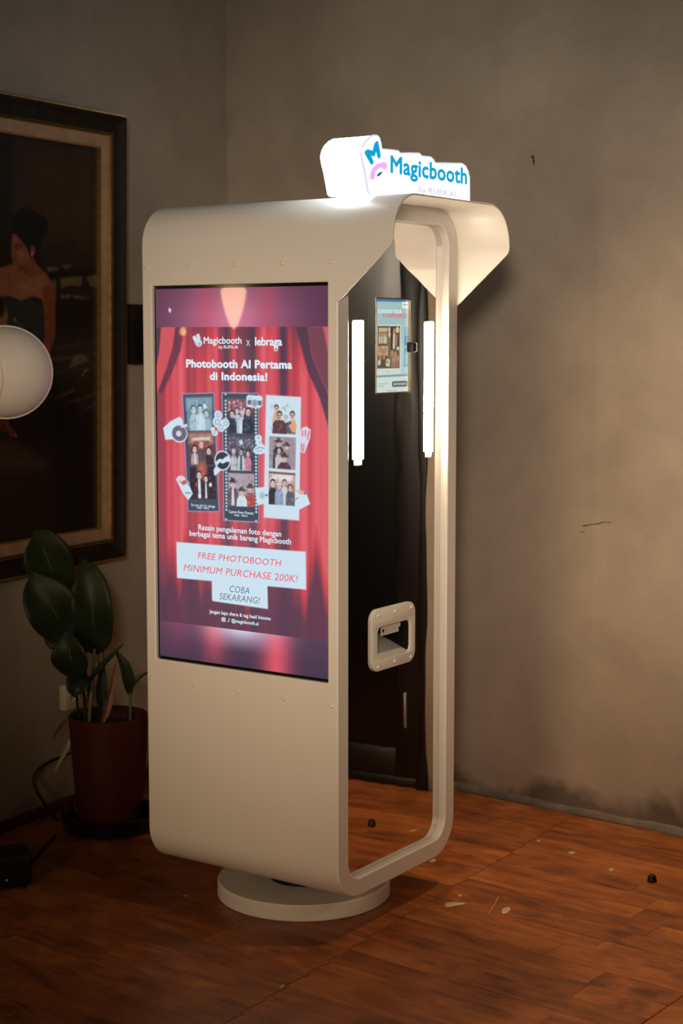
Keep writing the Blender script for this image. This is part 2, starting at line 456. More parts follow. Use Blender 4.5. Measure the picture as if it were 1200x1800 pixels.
tag(obj('ceiling', bm_mesh(bm), M['ceiling']), kind='structure')

# door in the back wall, just right of the frame (seen in the mirror)
door = tag(empty('door_1', TBk(DOOR0, 0, 0)), 'black framed glass door reflected in the booth mirror', kind='structure')
def door_part(name, s0, s1, o0, o1, z0, z1, m, bev=0.004):
    return obj(name, box_mesh(s0, s1, o0, o1, z0, z1, bev, lambda s, o, z: TBk(s, o, z) - CORNER - BD * DOOR0), m, door)
door_part('door_jamb', DOOR0, DOOR0 + 0.03, -0.10, 0.012, 0, DOORH, M['doorblack'])
door_part('door_jamb', DOOR1 - 0.03, DOOR1, -0.10, 0.012, 0, DOORH, M['doorblack'])
door_part('door_stile', DOOR0 + 0.032, DOOR0 + 0.112, -0.05, -0.005, 0.03, DOORH - 0.04, M['doorblack'])
door_part('door_stile', DOOR1 - 0.112, DOOR1 - 0.032, -0.05, -0.005, 0.03, DOORH - 0.04, M['doorblack'])
door_part('door_rail', DOOR0 + 0.112, DOOR1 - 0.112, -0.05, -0.005, 0.03, 0.125, M['doorblack'])
door_part('door_rail', DOOR0 + 0.112, DOOR1 - 0.112, -0.05, -0.005, DOORH - 0.14, DOORH - 0.04, M['doorblack'])
door_part('door_head', DOOR0 + 0.03, DOOR1 - 0.03, -0.10, 0.012, DOORH - 0.04, DOORH, M['doorblack'])
door_part('door_pane', DOOR0 + 0.112, DOOR1 - 0.112, -0.030, -0.022, 0.125, DOORH - 0.14, M['doorpane'], 0)
door_part('floor_bolt', DOOR0 + 0.062, DOOR0 + 0.070, -0.005, 0.008, 0.20, 0.32, M['steel'], 0.002)
door_part('threshold', DOOR0 + 0.03, DOOR1 - 0.03, -0.11, -0.002, 0.0, 0.03, M['doorblack'], 0.002)

# skirting
tag(obj('baseboard_left', box_mesh(0.02, 4.5, 0.0, 0.022, 0.0, 0.032, 0.004, TLf), M['baseboard']), kind='structure')
bm = bmesh.new()
n = 90
for i in range(n):     # uneven cement foot along the back wall
    s0, s1 = 0.03 + (DOOR0 - 0.04) * i / n, 0.03 + (DOOR0 - 0.04) * (i + 1) / n
    hgt = lambda k: 0.016 + 0.0035 * math.sin(k * 0.37) * math.sin(k * 0.21 + 1) + 0.0008 * math.sin(k * 2.1)
    dep = lambda k: 0.009 + 0.002 * math.sin(k * 0.3 + 2) + 0.0007 * math.sin(k * 1.3)
    v = [bm.verts.new(TBk(*c)) for c in ((s0, 0, 0), (s0, dep(i), 0), (s0, dep(i) * 0.8, hgt(i)), (s0, -0.002, hgt(i) + 0.008),
                                         (s1, 0, 0), (s1, dep(i + 1), 0), (s1, dep(i + 1) * 0.8, hgt(i + 1)), (s1, -0.002, hgt(i + 1) + 0.008))]
    for f in ((0, 1, 5, 4), (1, 2, 6, 5), (2, 3, 7, 6)): bm.faces.new([v[k] for k in f])
bmesh.ops.remove_doubles(bm, verts=bm.verts[:], dist=1e-5)
tag(obj('baseboard_back', bm_mesh(bm, smooth=60), M['foot']), kind='structure')

# floor: base slab and planks
fl_t = math.atan2(BD.y, BD.x)      # planks run along the back wall
bm = bmesh.new(); add_box(bm, -0.3, 5.6, -0.12, 8.2, -0.12, -0.0022, lambda s, o, z: CORNER + BD * s + LD * o + Vector((0, 0, z)))
floor = tag(obj('floor', bm_mesh(bm), M['plank']), kind='structure')
# floor frame: p along plank (parallel to back wall), q away from back wall
PW = 0.088
# seam line direction (world) measured parallel to the left wall
def seam_p(q):   # p of the seam line at distance q from the back wall
    a = Vector((0.726, 4.948, 0)) - CORNER; b_ = Vector((-0.053, 3.71, 0)) - CORNER
    pa, qa, pb, qb = a.dot(BD), a.dot(NB), b_.dot(BD), b_.dot(NB)
    return pa + (pb - pa) * (q - qa) / (qb - qa)
plank_mesh = {}
def plank(p0, p1, q0, drop):
    key = round((p1 - p0) / 0.05) * 0.05
    L_ = p1 - p0
    if key not in plank_mesh:
        bm = bmesh.new(); add_box(bm, 0, 1, 0, PW - 0.0007, -0.0022, 0.0)
        plank_mesh[key] = bm_mesh(bm)
    o = obj('plank', plank_mesh[key], None, floor)
    if not plank_mesh[key].materials: plank_mesh[key].materials.append(M['plank'])
    o.location = CORNER + BD * p0 + NB * (q0 + PW) + Vector((0, 0, -drop))
    o.rotation_euler = (0, 0, fl_t); o.scale = (L_ - 0.0007, 1, 1)
    return o
count = 0
for r_ in range(38):
    q0 = 0.012 + r_ * PW
    sp = seam_p(q0 + PW / 2)
    left = 0.02 + 0.11 * (q0 + PW)
    # right of the seam
    p = sp + 0.0012; end = 2.35 if q0 < 1.3 else sp + 1.5
    while p < end - 0.02 and count < 296:
        L_ = random.choice([0.34, 0.42, 0.5, 0.58, 0.7]); e = min(p + L_, end)
        plank(p, e, q0, random.random() * 0.0006); count += 1; p = e
    p = sp - 0.0012; end = max(left - 0.02 * r_, sp - 1.6)
    while p > end + 0.02 and count < 296:
        L_ = random.choice([0.34, 0.42, 0.5, 0.58, 0.7]); s_ = max(p - L_, end)
        plank(s_, p, q0, random.random() * 0.0006); count += 1; p = s_
print('planks', count)

# marks on the back wall
def scuff(name, pts, wd):
    bm = bmesh.new(); n = len(pts)
    top = [bm.verts.new(TBk(p[0], 0.0006, p[1] + wd * (0.3 + 0.7 * abs(math.sin(3.1 * i + 0.5))))) for i, p in enumerate(pts)]
    bot = [bm.verts.new(TBk(p[0], 0.0006, p[1] - wd * (0.3 + 0.7 * abs(math.sin(2.3 * i + 1.5))))) for i, p in enumerate(pts)]
    for i in range(n - 1): bm.faces.new((top[i], top[i + 1], bot[i + 1], bot[i]))
    return obj(name, bm_mesh(bm), M['scuff'], wb)
scuff('scuff_mark', [(1.4514, 0.9023), (1.4711, 0.9073), (1.4888, 0.9103), (1.5024, 0.913), (1.5141, 0.9173), (1.5257, 0.9198), (1.549, 0.9198)], 0.0022)
scuff('scuff_mark', [(1.4438, 0.8825), (1.4517, 0.884), (1.4596, 0.8872)], 0.0016)
nail_p = (1.2638, 2.0242)
nail = tag(empty('wall_nail', TBk(nail_p[0], 0, nail_p[1])), 'small bent nail in the plaster wall above right of the booth', 'nail')
obj('nail_shank', tube_mesh([(0, 0, 0), tuple(NB * 0.014 + Vector((0, 0, -0.003)))], 0.0016, 6, 1), M['steel'], nail)
obj('nail_head', lathe_mesh([(0, 0), (0.0045, 0), (0.0045, 0.0015), (0, 0.002)], 10, T=lambda x, y, z: NB * (0.013 + z) + BD * x + Vector((0, 0, y - 0.003))), M['scuff'], nail)
obj('wall_chip', lathe_mesh([(0, 0), (0.006, 0.0004), (0.004, 0.0012), (0, 0.0015)], 7, T=lambda x, y, z: NB * z + BD * (x * 0.6 - 0.003) + Vector((0, 0, y * 2.0 - 0.016))), M['scuff'], nail)

# ------------------------------------------------------------------ photo booth (local: x out of the mirror face, y along it, z up)
BW, BDP, ZB, ZT, RAD = 0.600, 0.5562, 0.100, 1.806, 0.100
booth = tag(empty('photo_booth', (-0.00875, 3.83784, 0), math.radians(-34.152)),
            'cream white photo booth kiosk with red poster screen, mirror front and glowing sign', 'photo booth')
SX0, SX1, SZ0, SZ1 = -0.5688, -0.0294, 0.6489, 1.6039    # screen opening

def outline(inset, r, n=14):
    y0, y1, z0, z1 = inset, BDP - inset, ZB + inset, ZT - inset
    return (arc(y1 - r, z0 + r, r, -90, 0, n) + arc(y1 - r, z1 - r, r, 0, 90, n) + arc(y0 + r, z1 - r, r, 90, 180, n)
            + [(y0, SZ1), (y0, SZ0)] + arc(y0 + r, z0 + r, r, 180, 270, n))
STILE = 0.047
OUT, INN = outline(0, RAD), outline(STILE, RAD - STILE)
bm = bmesh.new()
n = len(OUT); xs = [-BW, SX0, SX1, 0.0]
grid = [[bm.verts.new((x, p[0], p[1])) for p in OUT] for x in xs]
hole_i = [i for i in range(n) if abs(OUT[i][1] - SZ1) < 1e-6 and OUT[i][0] == 0][0]
for k in range(3):
    for i in range(n):
        j = (i + 1) % n
        if k == 1 and i == hole_i: continue
        bm.faces.new((grid[k][i], grid[k][j], grid[k + 1][j], grid[k + 1][i]))
bm.faces.new(grid[0])
inn0 = [bm.verts.new((0, p[0], p[1])) for p in INN]; inn1 = [bm.verts.new((-0.0205, p[0], p[1])) for p in INN]
for i in range(n):
    j = (i + 1) % n
    bm.faces.new((grid[3][i], grid[3][j], inn0[j], inn0[i])); bm.faces.new((inn0[i], inn0[j], inn1[j], inn1[i]))
hv = [grid[1][hole_i], grid[2][hole_i], grid[2][hole_i + 1], grid[1][hole_i + 1]]
hi = [bm.verts.new((v.co.x, 0.016, v.co.z)) for v in hv]
for i in range(4): bm.faces.new((hv[i], hv[(i + 1) % 4], hi[(i + 1) % 4], hi[i]))
bmesh.ops.recalc_face_normals(bm, faces=bm.faces[:])
shell_me = bm_mesh(bm, smooth=30, fix=False)
shell = obj('shell', shell_me, M['shell'], booth)
bv = shell.modifiers.new('edge', 'BEVEL'); bv.width = 0.0035; bv.segments = 3; bv.limit_method = 'ANGLE'; bv.angle_limit = math.radians(40); bv.harden_normals = False

# hood: thin sheet carried on from the shell over the mirror
Z_TIP, Z_BEND, HX = 1.558, 1.698, 0.152
path = [(0.0, Z_TIP), (0.0, 1.60), (0.0, 1.65), (0.0, Z_BEND - 0.012), (0.0, Z_BEND)] + [(y, z) for y, z in arc(RAD, ZT - RAD, RAD, 180, 90, 18)] \
     + [(y, z) for y, z in arc(BDP - RAD, ZT - RAD, RAD, 90, 0, 18)] + [(BDP, Z_BEND), (BDP, Z_BEND - 0.012), (BDP, 1.65), (BDP, 1.60), (BDP, Z_TIP)]
def hood_x(z):
    return min(HX, 0.002 + (z - Z_TIP) * (HX - 0.006) / (Z_BEND - 0.012 - Z_TIP)) if z < Z_BEND - 0.001 else HX
def offs(i, t):
    a = Vector(path[max(i - 1, 0)]); b = Vector(path[min(i + 1, len(path) - 1)]); d = (b - a).normalized()
    return (path[i][0] + d.y * t, path[i][1] - d.x * t)
bm = bmesh.new(); rows = []
for i in range(len(path)):
    o_ = offs(i, -0.0004); q_ = offs(i, 0.0042); xe = hood_x(path[i][1])
    rows.append([bm.verts.new(c) for c in ((-0.010, *o_), (xe - 0.0012, *o_), (xe, *offs(i, 0.0008)), (xe, *offs(i, 0.0034)), (xe - 0.0012, *q_), (0.0, *q_))])
for a, b in zip(rows, rows[1:]):
    for k in range(5): bm.faces.new((a[k], b[k], b[k + 1], a[k + 1]))
obj('hood', bm_mesh(bm, smooth=40), M['shell'], booth)

# base disc
obj('base_disc', lathe_mesh([(0, 0.0), (0.227, 0.0), (0.230, 0.003), (0.230, 0.040), (0.227, 0.044), (0, 0.044)], 96, T=lambda x, y, z: (x - BW / 2, y + BDP / 2, z)), M['disc'], booth)
obj('swivel_neck', lathe_mesh([(0.09, 0.044), (0.09, 0.070), (0.14, 0.075), (0.14, 0.1005), (0, 0.1005)], 48, T=lambda x, y, z: (x - BW / 2, y + BDP / 2, z)), M['black'], booth)

# pan-head screws on the screen face
def screw_mesh(r, h, T):
    return lathe_mesh([(r, 0), (r, h * 0.35), (r * 0.8, h * 0.8), (r * 0.42, h), (r * 0.38, h * 0.55), (0, h * 0.55)], 14, T=T)
sm = screw_mesh(0.0058, 0.0046, lambda x, y, z: (x, -z, y))
for z in (1.6509, 0.5950):
    for i in range(5):
        o = obj('screw', sm, None, booth)
        if not sm.materials: sm.materials.append(M['screw'])
        o.location = (-(0.0184 + 0.14149 * i), 0.0002, z)

# ------------------------------------------------------------------ big display
TS = lambda u, v, w=0: (u, 0.0118 - w, v)
ras = Raster(SX0 + 0.004, SX1 - 0.004, SZ0 + 0.007, SZ1 - 0.008, 0.00155)
U, V = ras.U, ras.V
W_ = SX1 - SX0; un = (U - SX0) / W_
zp0, zp1 = (-0.306, 0.7487)[1], (-0.3004, 1.5004)[1]           # poster bottom and top
nu = ras.nu
# curtain folds
def folds(seed, ks):
    f = np.zeros(nu)
    for k, w in ks: f += w * smooth_noise(nu, k, seed + k)
    f -= f.min(); return f / f.max()
f1 = folds(3, ((9, 1.0), (19, 0.75), (47, 0.35)))[None, :]
f2 = folds(11, ((13, 1.0), (31, 0.6)))[None, :]
vn = (V - zp0) / (zp1 - zp0)
lit = np.clip(f1 * 1.45 - 0.10, 0, 1)
bot = np.clip((vn + 0.05 - 0.30 * f2) / 0.16, 0, 1); top = np.clip((1.0 - vn + 0.28 * (f2 - 0.35)) / 0.16, 0, 1)
lit = lit * (0.10 + 0.90 * bot) * (0.35 + 0.65 * top)
lit = lit * (0.72 + 0.28 * np.exp(-((un - 0.52) / 0.36) ** 2))
dark, midc, bright = np.array((78, 56, 76.)), np.array((196, 66, 78.)), np.array((236, 112, 122.))
t = lit[..., None]
C = np.where(t < 0.45, dark + (midc - dark) * t / 0.45, midc + (bright - midc) * (t - 0.45) / 0.55)
haze = np.exp(-(((un - 0.5) / 0.38) ** 2 + ((vn - 0.45) / 0.42) ** 2))[..., None]
C = C + (np.array((222, 140, 152.)) - C) * 0.26 * haze
ras.C[:] = C
# side drapes
def side(pts, col, a=1.0): ras.poly(pts, col, soft=0.003, alpha=a)
DK = (70, 56, 76)
side([(-0.5025, 1.5017), (-0.5124, 1.4505), (-0.5318, 1.4003), (-0.5629, 1.3351), (-0.5459, 1.3354), (-0.519, 1.379), (-0.4847, 1.4435), (-0.4729, 1.5016)], (92, 54, 72), 0.8)
side([(-0.5698, 1.5019), (-0.5025, 1.5017), (-0.5124, 1.4505), (-0.5318, 1.4003), (-0.5629, 1.3351), (-0.5761, 1.3348)], (205, 84, 94))
side([(-0.5736, 1.502), (-0.5491, 1.5019), (-0.5556, 1.4431), (-0.5717, 1.3782)], DK)
side([(-0.1292, 1.5006), (-0.0959, 1.5005), (-0.0828, 1.432), (-0.0532, 1.3746), (-0.0303, 1.332), (-0.0303, 1.2513), (-0.0598, 1.3314), (-0.0961, 1.3982)], DK, 0.85)
side([(-0.0959, 1.5005), (-0.0433, 1.5003), (-0.0336, 1.4123), (-0.0303, 1.332), (-0.0532, 1.3746), (-0.0828, 1.432)], (118, 68, 84))
side([(-0.0499, 1.5004), (-0.0271, 1.5003), (-0.0271, 1.4124), (-0.0385, 1.4523)], (206, 92, 106))
# blurred bands above and below the poster
bt = V > zp1
g = np.exp(-((un - 0.46) / 0.33) ** 2)[..., None] * np.clip(1.2 - (V - zp1) / 0.16, 0.5, 1)[..., None]
col = np.array((84, 52, 76.)) + (np.array((200, 116, 146.)) - np.array((84, 52, 76.))) * g
col += (np.array((196, 70, 86.)) - col) * (0.30 * np.exp(-((un - 0.30) / 0.07) ** 2) + 0.35 * np.exp(-((un - 0.66) / 0.06) ** 2))[..., None]
ras.C[bt] = col[bt]
bb = V < zp0
h_ = (zp0 - V) / (zp0 - SZ0)
base = np.array((84, 62, 86.)) * (1 - 0.15 * h_)[..., None]
redc = 0.85 * np.exp(-((un - 0.34) / 0.075) ** 2) * np.clip(1.1 - h_ * 0.8, 0, 1) + 0.95 * np.exp(-((un - 0.70) / 0.085) ** 2) + 0.3 * np.exp(-((un - 0.12) / 0.10) ** 2) * (1 - h_)
col = base + (np.array((222, 86, 104.)) - base) * np.clip(redc, 0, 1)[..., None]
wht = np.exp(-((un - 0.50) / 0.19) ** 2) * np.clip(1 - h_ * 1.7, 0, 1) ** 1.3
col = col + (np.array((222, 208, 230.)) - col) * np.clip(wht, 0, 1)[..., None]
ras.C[bb] = col[bb]

PALE, INK = (204, 226, 240), (62, 70, 84)
# photo strips -----------------------------------------------------
def Q(tl, tr, br, bl):       # returns a mapper from the unit square of a photo to the screen
    return lambda a, b: ((tl[0] * (1 - a) + tr[0] * a) * (1 - b) + (bl[0] * (1 - a) + br[0] * a) * b, (tl[1] * (1 - a) + tr[1] * a) * (1 - b) + (bl[1] * (1 - a) + br[1] * a) * b)
def photo(c, bg, top=None):
    f = Q(*c); ras.poly([f(0, 0), f(1, 0), f(1, 1), f(0, 1)], bg)
    if top: ras.poly([f(0, 0), f(1, 0), f(1, 0.34), f(0, 0.34)], top, soft=0.006)
    return f
def person(f, x, y, head, body, skin, hair, hat=None, shirt=None, wide=0.17):
    """x, y: head centre in photo units; body falls to the bottom edge"""
    ras.poly([f(x - wide * 0.55, y + head * 1.1), f(x + wide * 0.55, y + head * 1.1), f(x + wide, y + head * 2.2), f(min(x + wide * 1.05, 0.99), 1.0), f(max(x - wide * 1.05, 0.01), 1.0), f(x - wide, y + head * 2.2)], body, soft=0.0012)
    if shirt: ras.poly([f(x - wide * 0.2, y + head), f(x + wide * 0.2, y + head), f(x + wide * 0.28, 0.98), f(x - wide * 0.28, 0.98)], shirt)
    c = f(x, y); hh = abs(f(x, y + head)[1] - c[1])
    ras.ell((c[0], c[1] + hh * 0.36), hh * 0.82, hh * 0.82, hair)
    ras.ell((c[0], c[1] - hh * 0.12), hh * 0.68, hh * 0.84, skin)
    ras.line([(c[0] - hh * 0.42, c[1] + hh * 0.05), (c[0] - hh * 0.15, c[1] + hh * 0.05)], hh * 0.16, tuple(v * 0.5 for v in skin)); ras.line([(c[0] + hh * 0.15, c[1] + hh * 0.05), (c[0] + hh * 0.42, c[1] + hh * 0.05)], hh * 0.16, tuple(v * 0.5 for v in skin))
    ras.line([(c[0] - hh * 0.25, c[1] - hh * 0.50), (c[0] + hh * 0.25, c[1] - hh * 0.50)], hh * 0.18, tuple(v * 0.62 for v in skin))
    if hat:
        ras.ell((c[0], c[1] + hh * 0.55), hh * 1.35, hh * 0.30, hat); ras.poly([(c[0] - hh * 0.75, c[1] + hh * 0.5), (c[0] - hh * 0.5, c[1] + hh * 1.5), (c[0] + hh * 0.5, c[1] + hh * 1.5), (c[0] + hh * 0.75, c[1] + hh * 0.5)], hat)
SK, SKT = (232, 205, 200), (206, 226, 232)
# strip 1: dark
ras.poly([(-0.4823, 1.3345), (-0.38, 1.3386), (-0.3657, 1.042), (-0.4674, 1.0366)], (160, 170, 200), soft=0.002)
ras.poly([(-0.4796, 1.3324), (-0.3818, 1.3363), (-0.3678, 1.0436), (-0.4655, 1.0387)], (72, 78, 98))
f = photo(((-0.4701, 1.3226), (-0.3873, 1.3266), (-0.3845, 1.2453), (-0.4663, 1.2416)), (110, 140, 156), (132, 164, 178))
for k in range(7): ras.line([f(0.06 + k * 0.14, 0.02), f(0.07 + k * 0.14, 0.55)], 0.0012, (92, 122, 140), 0.5)
person(f, 0.28, 0.36, 0.13, (168, 196, 208), SKT, (84, 106, 120)); person(f, 0.77, 0.50, 0.11, (150, 182, 196), SKT, (96, 118, 132)); person(f, 0.54, 0.34, 0.12, (190, 216, 226), SKT, (60, 76, 90), shirt=(206, 226, 234)); ras.ell(f(0.72, 0.27), 0.006, 0.006, SKT)
f = photo(((-0.4626, 1.236), (-0.3846, 1.2396), (-0.3781, 1.1604), (-0.4586, 1.1558)), (104, 66, 70), (178, 128, 112))
ras.poly([f(0.12, 0.16), f(0.88, 0.14), f(0.84, 0.26), f(0.16, 0.26)], (214, 196, 190)); ras.poly([f(0.2, 0.26), f(0.8, 0.26), f(0.78, 0.5), f(0.22, 0.5)], (150, 80, 70), soft=0.003)
person(f, 0.22, 0.52, 0.12, (176, 150, 150), SK, (52, 42, 50), shirt=(214, 206, 210)); person(f, 0.78, 0.58, 0.12, (56, 48, 58), SK, (44, 40, 50)); person(f, 0.50, 0.38, 0.12, (92, 82, 86), SK, (150, 140, 144), wide=0.15)
f = photo(((-0.46, 1.1491), (-0.3782, 1.1547), (-0.3766, 1.0735), (-0.4568, 1.0694)), (58, 42, 56))
ras.ell(f(0.48, 0.12), 0.016, 0.022, (180, 100, 84), soft=0.006)
person(f, 0.36, 0.26, 0.13, (70, 50, 62), SK, (66, 56, 62), shirt=(216, 232, 240), wide=0.22); person(f, 0.62, 0.38, 0.11, (64, 46, 58), SK, (50, 42, 52), shirt=(206, 224, 232), wide=0.15)
ras.ell(f(0.25, 0.55), 0.004, 0.005, (190, 70, 76)); ras.ell(f(0.80, 0.56), 0.005, 0.005, (226, 214, 222))
# strip 2: film strip
ras.poly([(-0.3549, 1.3398), (-0.2413, 1.3399), (-0.2423, 1.0228), (-0.3523, 1.0207)], (178, 182, 206), soft=0.002)
ras.poly([(-0.3526, 1.3375), (-0.2431, 1.338), (-0.244, 1.0248), (-0.3505, 1.0225)], (66, 76, 92))
for k in range(33):
    a = k / 32
    tl, bl, tr, br = (-0.3435, 1.319), (-0.3431, 1.0484), (-0.25, 1.319), (-0.2504, 1.0483)
    for A_, B_ in ((tl, bl), (tr, br)): ras.ell((A_[0] * (1 - a) + B_[0] * a, A_[1] * (1 - a) + B_[1] * a), 0.0032, 0.0027, (206, 226, 236))
for c in ((-0.3433, 1.3354), (-0.3451, 1.0247), (-0.251, 1.0265)): ras.ell(c, 0.0032, 0.002, (206, 226, 236))
f = photo(((-0.3372, 1.3233), (-0.2553, 1.323), (-0.2557, 1.2404), (-0.337, 1.2398)), (92, 70, 84), (150, 104, 116))
for i in range(26): ras.ell(f(rng.uniform(0.05, 0.95), rng.uniform(0.03, 0.38)), 0.003, 0.003, [(196, 150, 156), (222, 190, 196), (120, 66, 78)][i % 3])
person(f, 0.36, 0.34, 0.10, (170, 190, 202), SK, (56, 46, 58)); person(f, 0.16, 0.44, 0.11, (54, 60, 78), SK, (48, 42, 54)); person(f, 0.56, 0.42, 0.09, (206, 220, 228), (226, 220, 224), (180, 182, 190), wide=0.12); person(f, 0.78, 0.36, 0.12, (50, 58, 80), SK, (44, 40, 52), wide=0.22)
f = photo(((-0.337, 1.2327), (-0.2557, 1.2327), (-0.2555, 1.149), (-0.3372, 1.1473)), (76, 72, 88), (92, 88, 102))
for i in range(60): ras.ell(f(rng.uniform(0.03, 0.97), rng.uniform(0.03, 0.45)), 0.0011, 0.0011, (178, 186, 198))
ras.ell(f(0.5, 0.17), 0.0065, 0.0065, (164, 198, 212)); ras.ell(f(0.5, 0.17), 0.004, 0.004, (206, 226, 236))
person(f, 0.22, 0.46, 0.09, (190, 192, 200), SK, (150, 150, 160), wide=0.12); person(f, 0.50, 0.46, 0.09, (186, 200, 208), SK, (52, 48, 60), shirt=(60, 84, 92), wide=0.14); person(f, 0.76, 0.50, 0.09, (206, 128, 150), SK, (52, 48, 60), wide=0.12)
f = photo(((-0.3373, 1.1409), (-0.2556, 1.142), (-0.2552, 1.0607), (-0.3376, 1.0587)), (172, 158, 170))
for k in range(6): ras.line([f(0.08 + k * 0.17, 0.0), f(0.08 + k * 0.17, 0.6)], 0.0012, (150, 134, 148), 0.6)
person(f, 0.18, 0.32, 0.12, (108, 84, 92), SK, (60, 50, 56), hat=(78, 60, 62), shirt=(196, 216, 226), wide=0.20); person(f, 0.84, 0.46, 0.11, (176, 84, 80), SK, (60, 48, 54), hat=(86, 62, 66), wide=0.18); person(f, 0.52, 0.56, 0.11, (208, 222, 230), SK, (56, 46, 54), hat=(74, 60, 66), wide=0.19)
# strip 3: white
ras.poly([(-0.2192, 1.3365), (-0.114, 1.3332), (-0.1203, 1.0352), (-0.2283, 1.0359)], (226, 196, 212), soft=0.0018)
ras.poly([(-0.2172, 1.3349), (-0.1159, 1.3318), (-0.1223, 1.0367), (-0.2262, 1.0374)], (203, 224, 238))
f = photo(((-0.2083, 1.3199), (-0.129, 1.3177), (-0.1299, 1.2426), (-0.2089, 1.2433)), (204, 222, 234))
person(f, 0.26, 0.20, 0.11, (214, 176, 158), (222, 176, 156), (70, 54, 56), wide=0.13); person(f, 0.62, 0.50, 0.09, (206, 214, 220), SK, (168, 168, 176), wide=0.10); person(f, 0.86, 0.40, 0.13, (220, 160, 118), (222, 184, 172), (78, 54, 58), wide=0.16); ras.poly([f(0.55, 0.66), f(0.80, 0.58), f(0.98, 0.98), f(0.58, 0.98)], (92, 96, 112)); ras.poly([f(0.72, 0.72), f(0.98, 0.58), f(0.98, 0.92), f(0.86, 0.94)], (226, 158, 112)); person(f, 0.38, 0.42, 0.13, (96, 62, 70), (220, 180, 166), (58, 46, 52), wide=0.26)
f = photo(((-0.2099, 1.2364), (-0.1296, 1.235), (-0.1318, 1.1575), (-0.2112, 1.1587)), (156, 142, 154))
for k in range(7): ras.line([f(0.05 + k * 0.15, 0.0), f(0.05 + k * 0.15, 0.9)], 0.0016, (186, 172, 184), 0.6)
person(f, 0.36, 0.20, 0.11, (74, 60, 68), SK, (58, 48, 54), hat=(66, 54, 58), wide=0.20); person(f, 0.66, 0.30, 0.10, (150, 140, 150), SK, (58, 48, 54), hat=(70, 58, 60), wide=0.18); person(f, 0.38, 0.44, 0.10, (196, 190, 198), SK, (64, 52, 58), wide=0.14); person(f, 0.58, 0.66, 0.12, (92, 62, 70), SK, (64, 50, 54), hat=(82, 64, 64), wide=0.24)
f = photo(((-0.2114, 1.1503), (-0.1322, 1.1492), (-0.1337, 1.0699), (-0.2125, 1.0702)), (170, 128, 128), (214, 190, 186))
ras.poly([f(0, 0), f(1, 0), f(1, 0.06), f(0, 0.05)], (110, 84, 88)); ras.poly([f(0.1, 0.10), f(0.9, 0.08), f(0.84, 0.24), f(0.16, 0.26)], (222, 218, 220), soft=0.002)
person(f, 0.16, 0.36, 0.12, (56, 54, 64), SK, (60, 48, 52), wide=0.16); person(f, 0.60, 0.32, 0.10, (204, 208, 216), SK, (56, 46, 52), wide=0.12); person(f, 0.82, 0.46, 0.10, (92, 96, 114), SK, (56, 46, 52), wide=0.16); person(f, 0.40, 0.42, 0.10, (142, 160, 190), SK, (206, 200, 206), wide=0.16)
# stickers
ras.poly([(-0.5458, 1.2458), (-0.5205, 1.2639), (-0.4905, 1.2763), (-0.4813, 1.268), (-0.4796, 1.2537), (-0.4909, 1.2433), (-0.5118, 1.2181), (-0.5391, 1.2157)], PALE)
ras.ell((-0.4929, 1.2331), 0.0270, 0.0225, PALE); ras.ell((-0.4929, 1.2338), 0.0235, 0.0195, (98, 92, 112))
for rr in (0.85, 0.7, 0.55): ras.ell((-0.4929, 1.2338), 0.0235 * rr, 0.0195 * rr, (126, 116, 136) if rr != 0.7 else (92, 86, 106))
ras.ell((-0.4948, 1.2331), 0.0085, 0.0072, (206, 214, 228)); ras.poly([(-0.4889, 1.2555), (-0.4666, 1.2584), (-0.4658, 1.2505), (-0.4871, 1.2477)], (222, 206, 220))
for c, r in (((-0.367, 1.2832), 0.0125), ((-0.3699, 1.2662), 0.0150), ((-0.3448, 1.2634), 0.0130), ((-0.3583, 1.2546), 0.0140), ((-0.3783, 1.2398), 0.0100), ((-0.3836, 1.2467), 0.0075)): ras.ell(c, r, r * 0.9, PALE)
for c, r in (((-0.367, 1.2832), 0.0065), ((-0.3699, 1.2662), 0.0085), ((-0.343, 1.2635), 0.0070), ((-0.3583, 1.2532), 0.0075), ((-0.3792, 1.2398), 0.0050)):
    ras.ell(c, r, r * 0.9, (150, 172, 186)); ras.ell(c, r * 0.6, r * 0.55, PALE)
ras.ell((-0.3737, 1.2477), 0.0045, 0.0040, (226, 82, 84))
ras.poly([(-0.3837, 1.1459), (-0.3709, 1.1621), (-0.3548, 1.15), (-0.3748, 1.1335), (-0.3811, 1.1318)], PALE); ras.ell((-0.3546, 1.1706), 0.0255, 0.0250, PALE); ras.ell((-0.3546, 1.1706), 0.0220, 0.0215, (56, 60, 70))
ras.poly([(-0.3781, 1.166), (-0.3635, 1.1752), (-0.3546, 1.1734), (-0.3455, 1.1802), (-0.3303, 1.185), (-0.3304, 1.1681), (-0.3421, 1.1683), (-0.3529, 1.1629), (-0.3636, 1.166), (-0.3727, 1.1563)], PALE)
ras.poly([(-0.5056, 1.1171), (-0.4961, 1.1255), (-0.4812, 1.1262), (-0.4702, 1.1174), (-0.4593, 1.0992), (-0.4502, 1.0824), (-0.4652, 1.0656), (-0.4818, 1.0806)], PALE); ras.poly([(-0.5, 1.1159), (-0.4889, 1.1107), (-0.472, 1.1187), (-0.4684, 1.1088), (-0.4815, 1.1024)], (206, 92, 92)); ras.ell((-0.4887, 1.1201), 0.0100, 0.0065, (222, 206, 206)); ras.ell((-0.4647, 1.1076), 0.0035, 0.006, (170, 172, 192)); ras.line([(-0.4734, 1.084), (-0.4585, 1.0834)], 0.0022, (92, 100, 116))
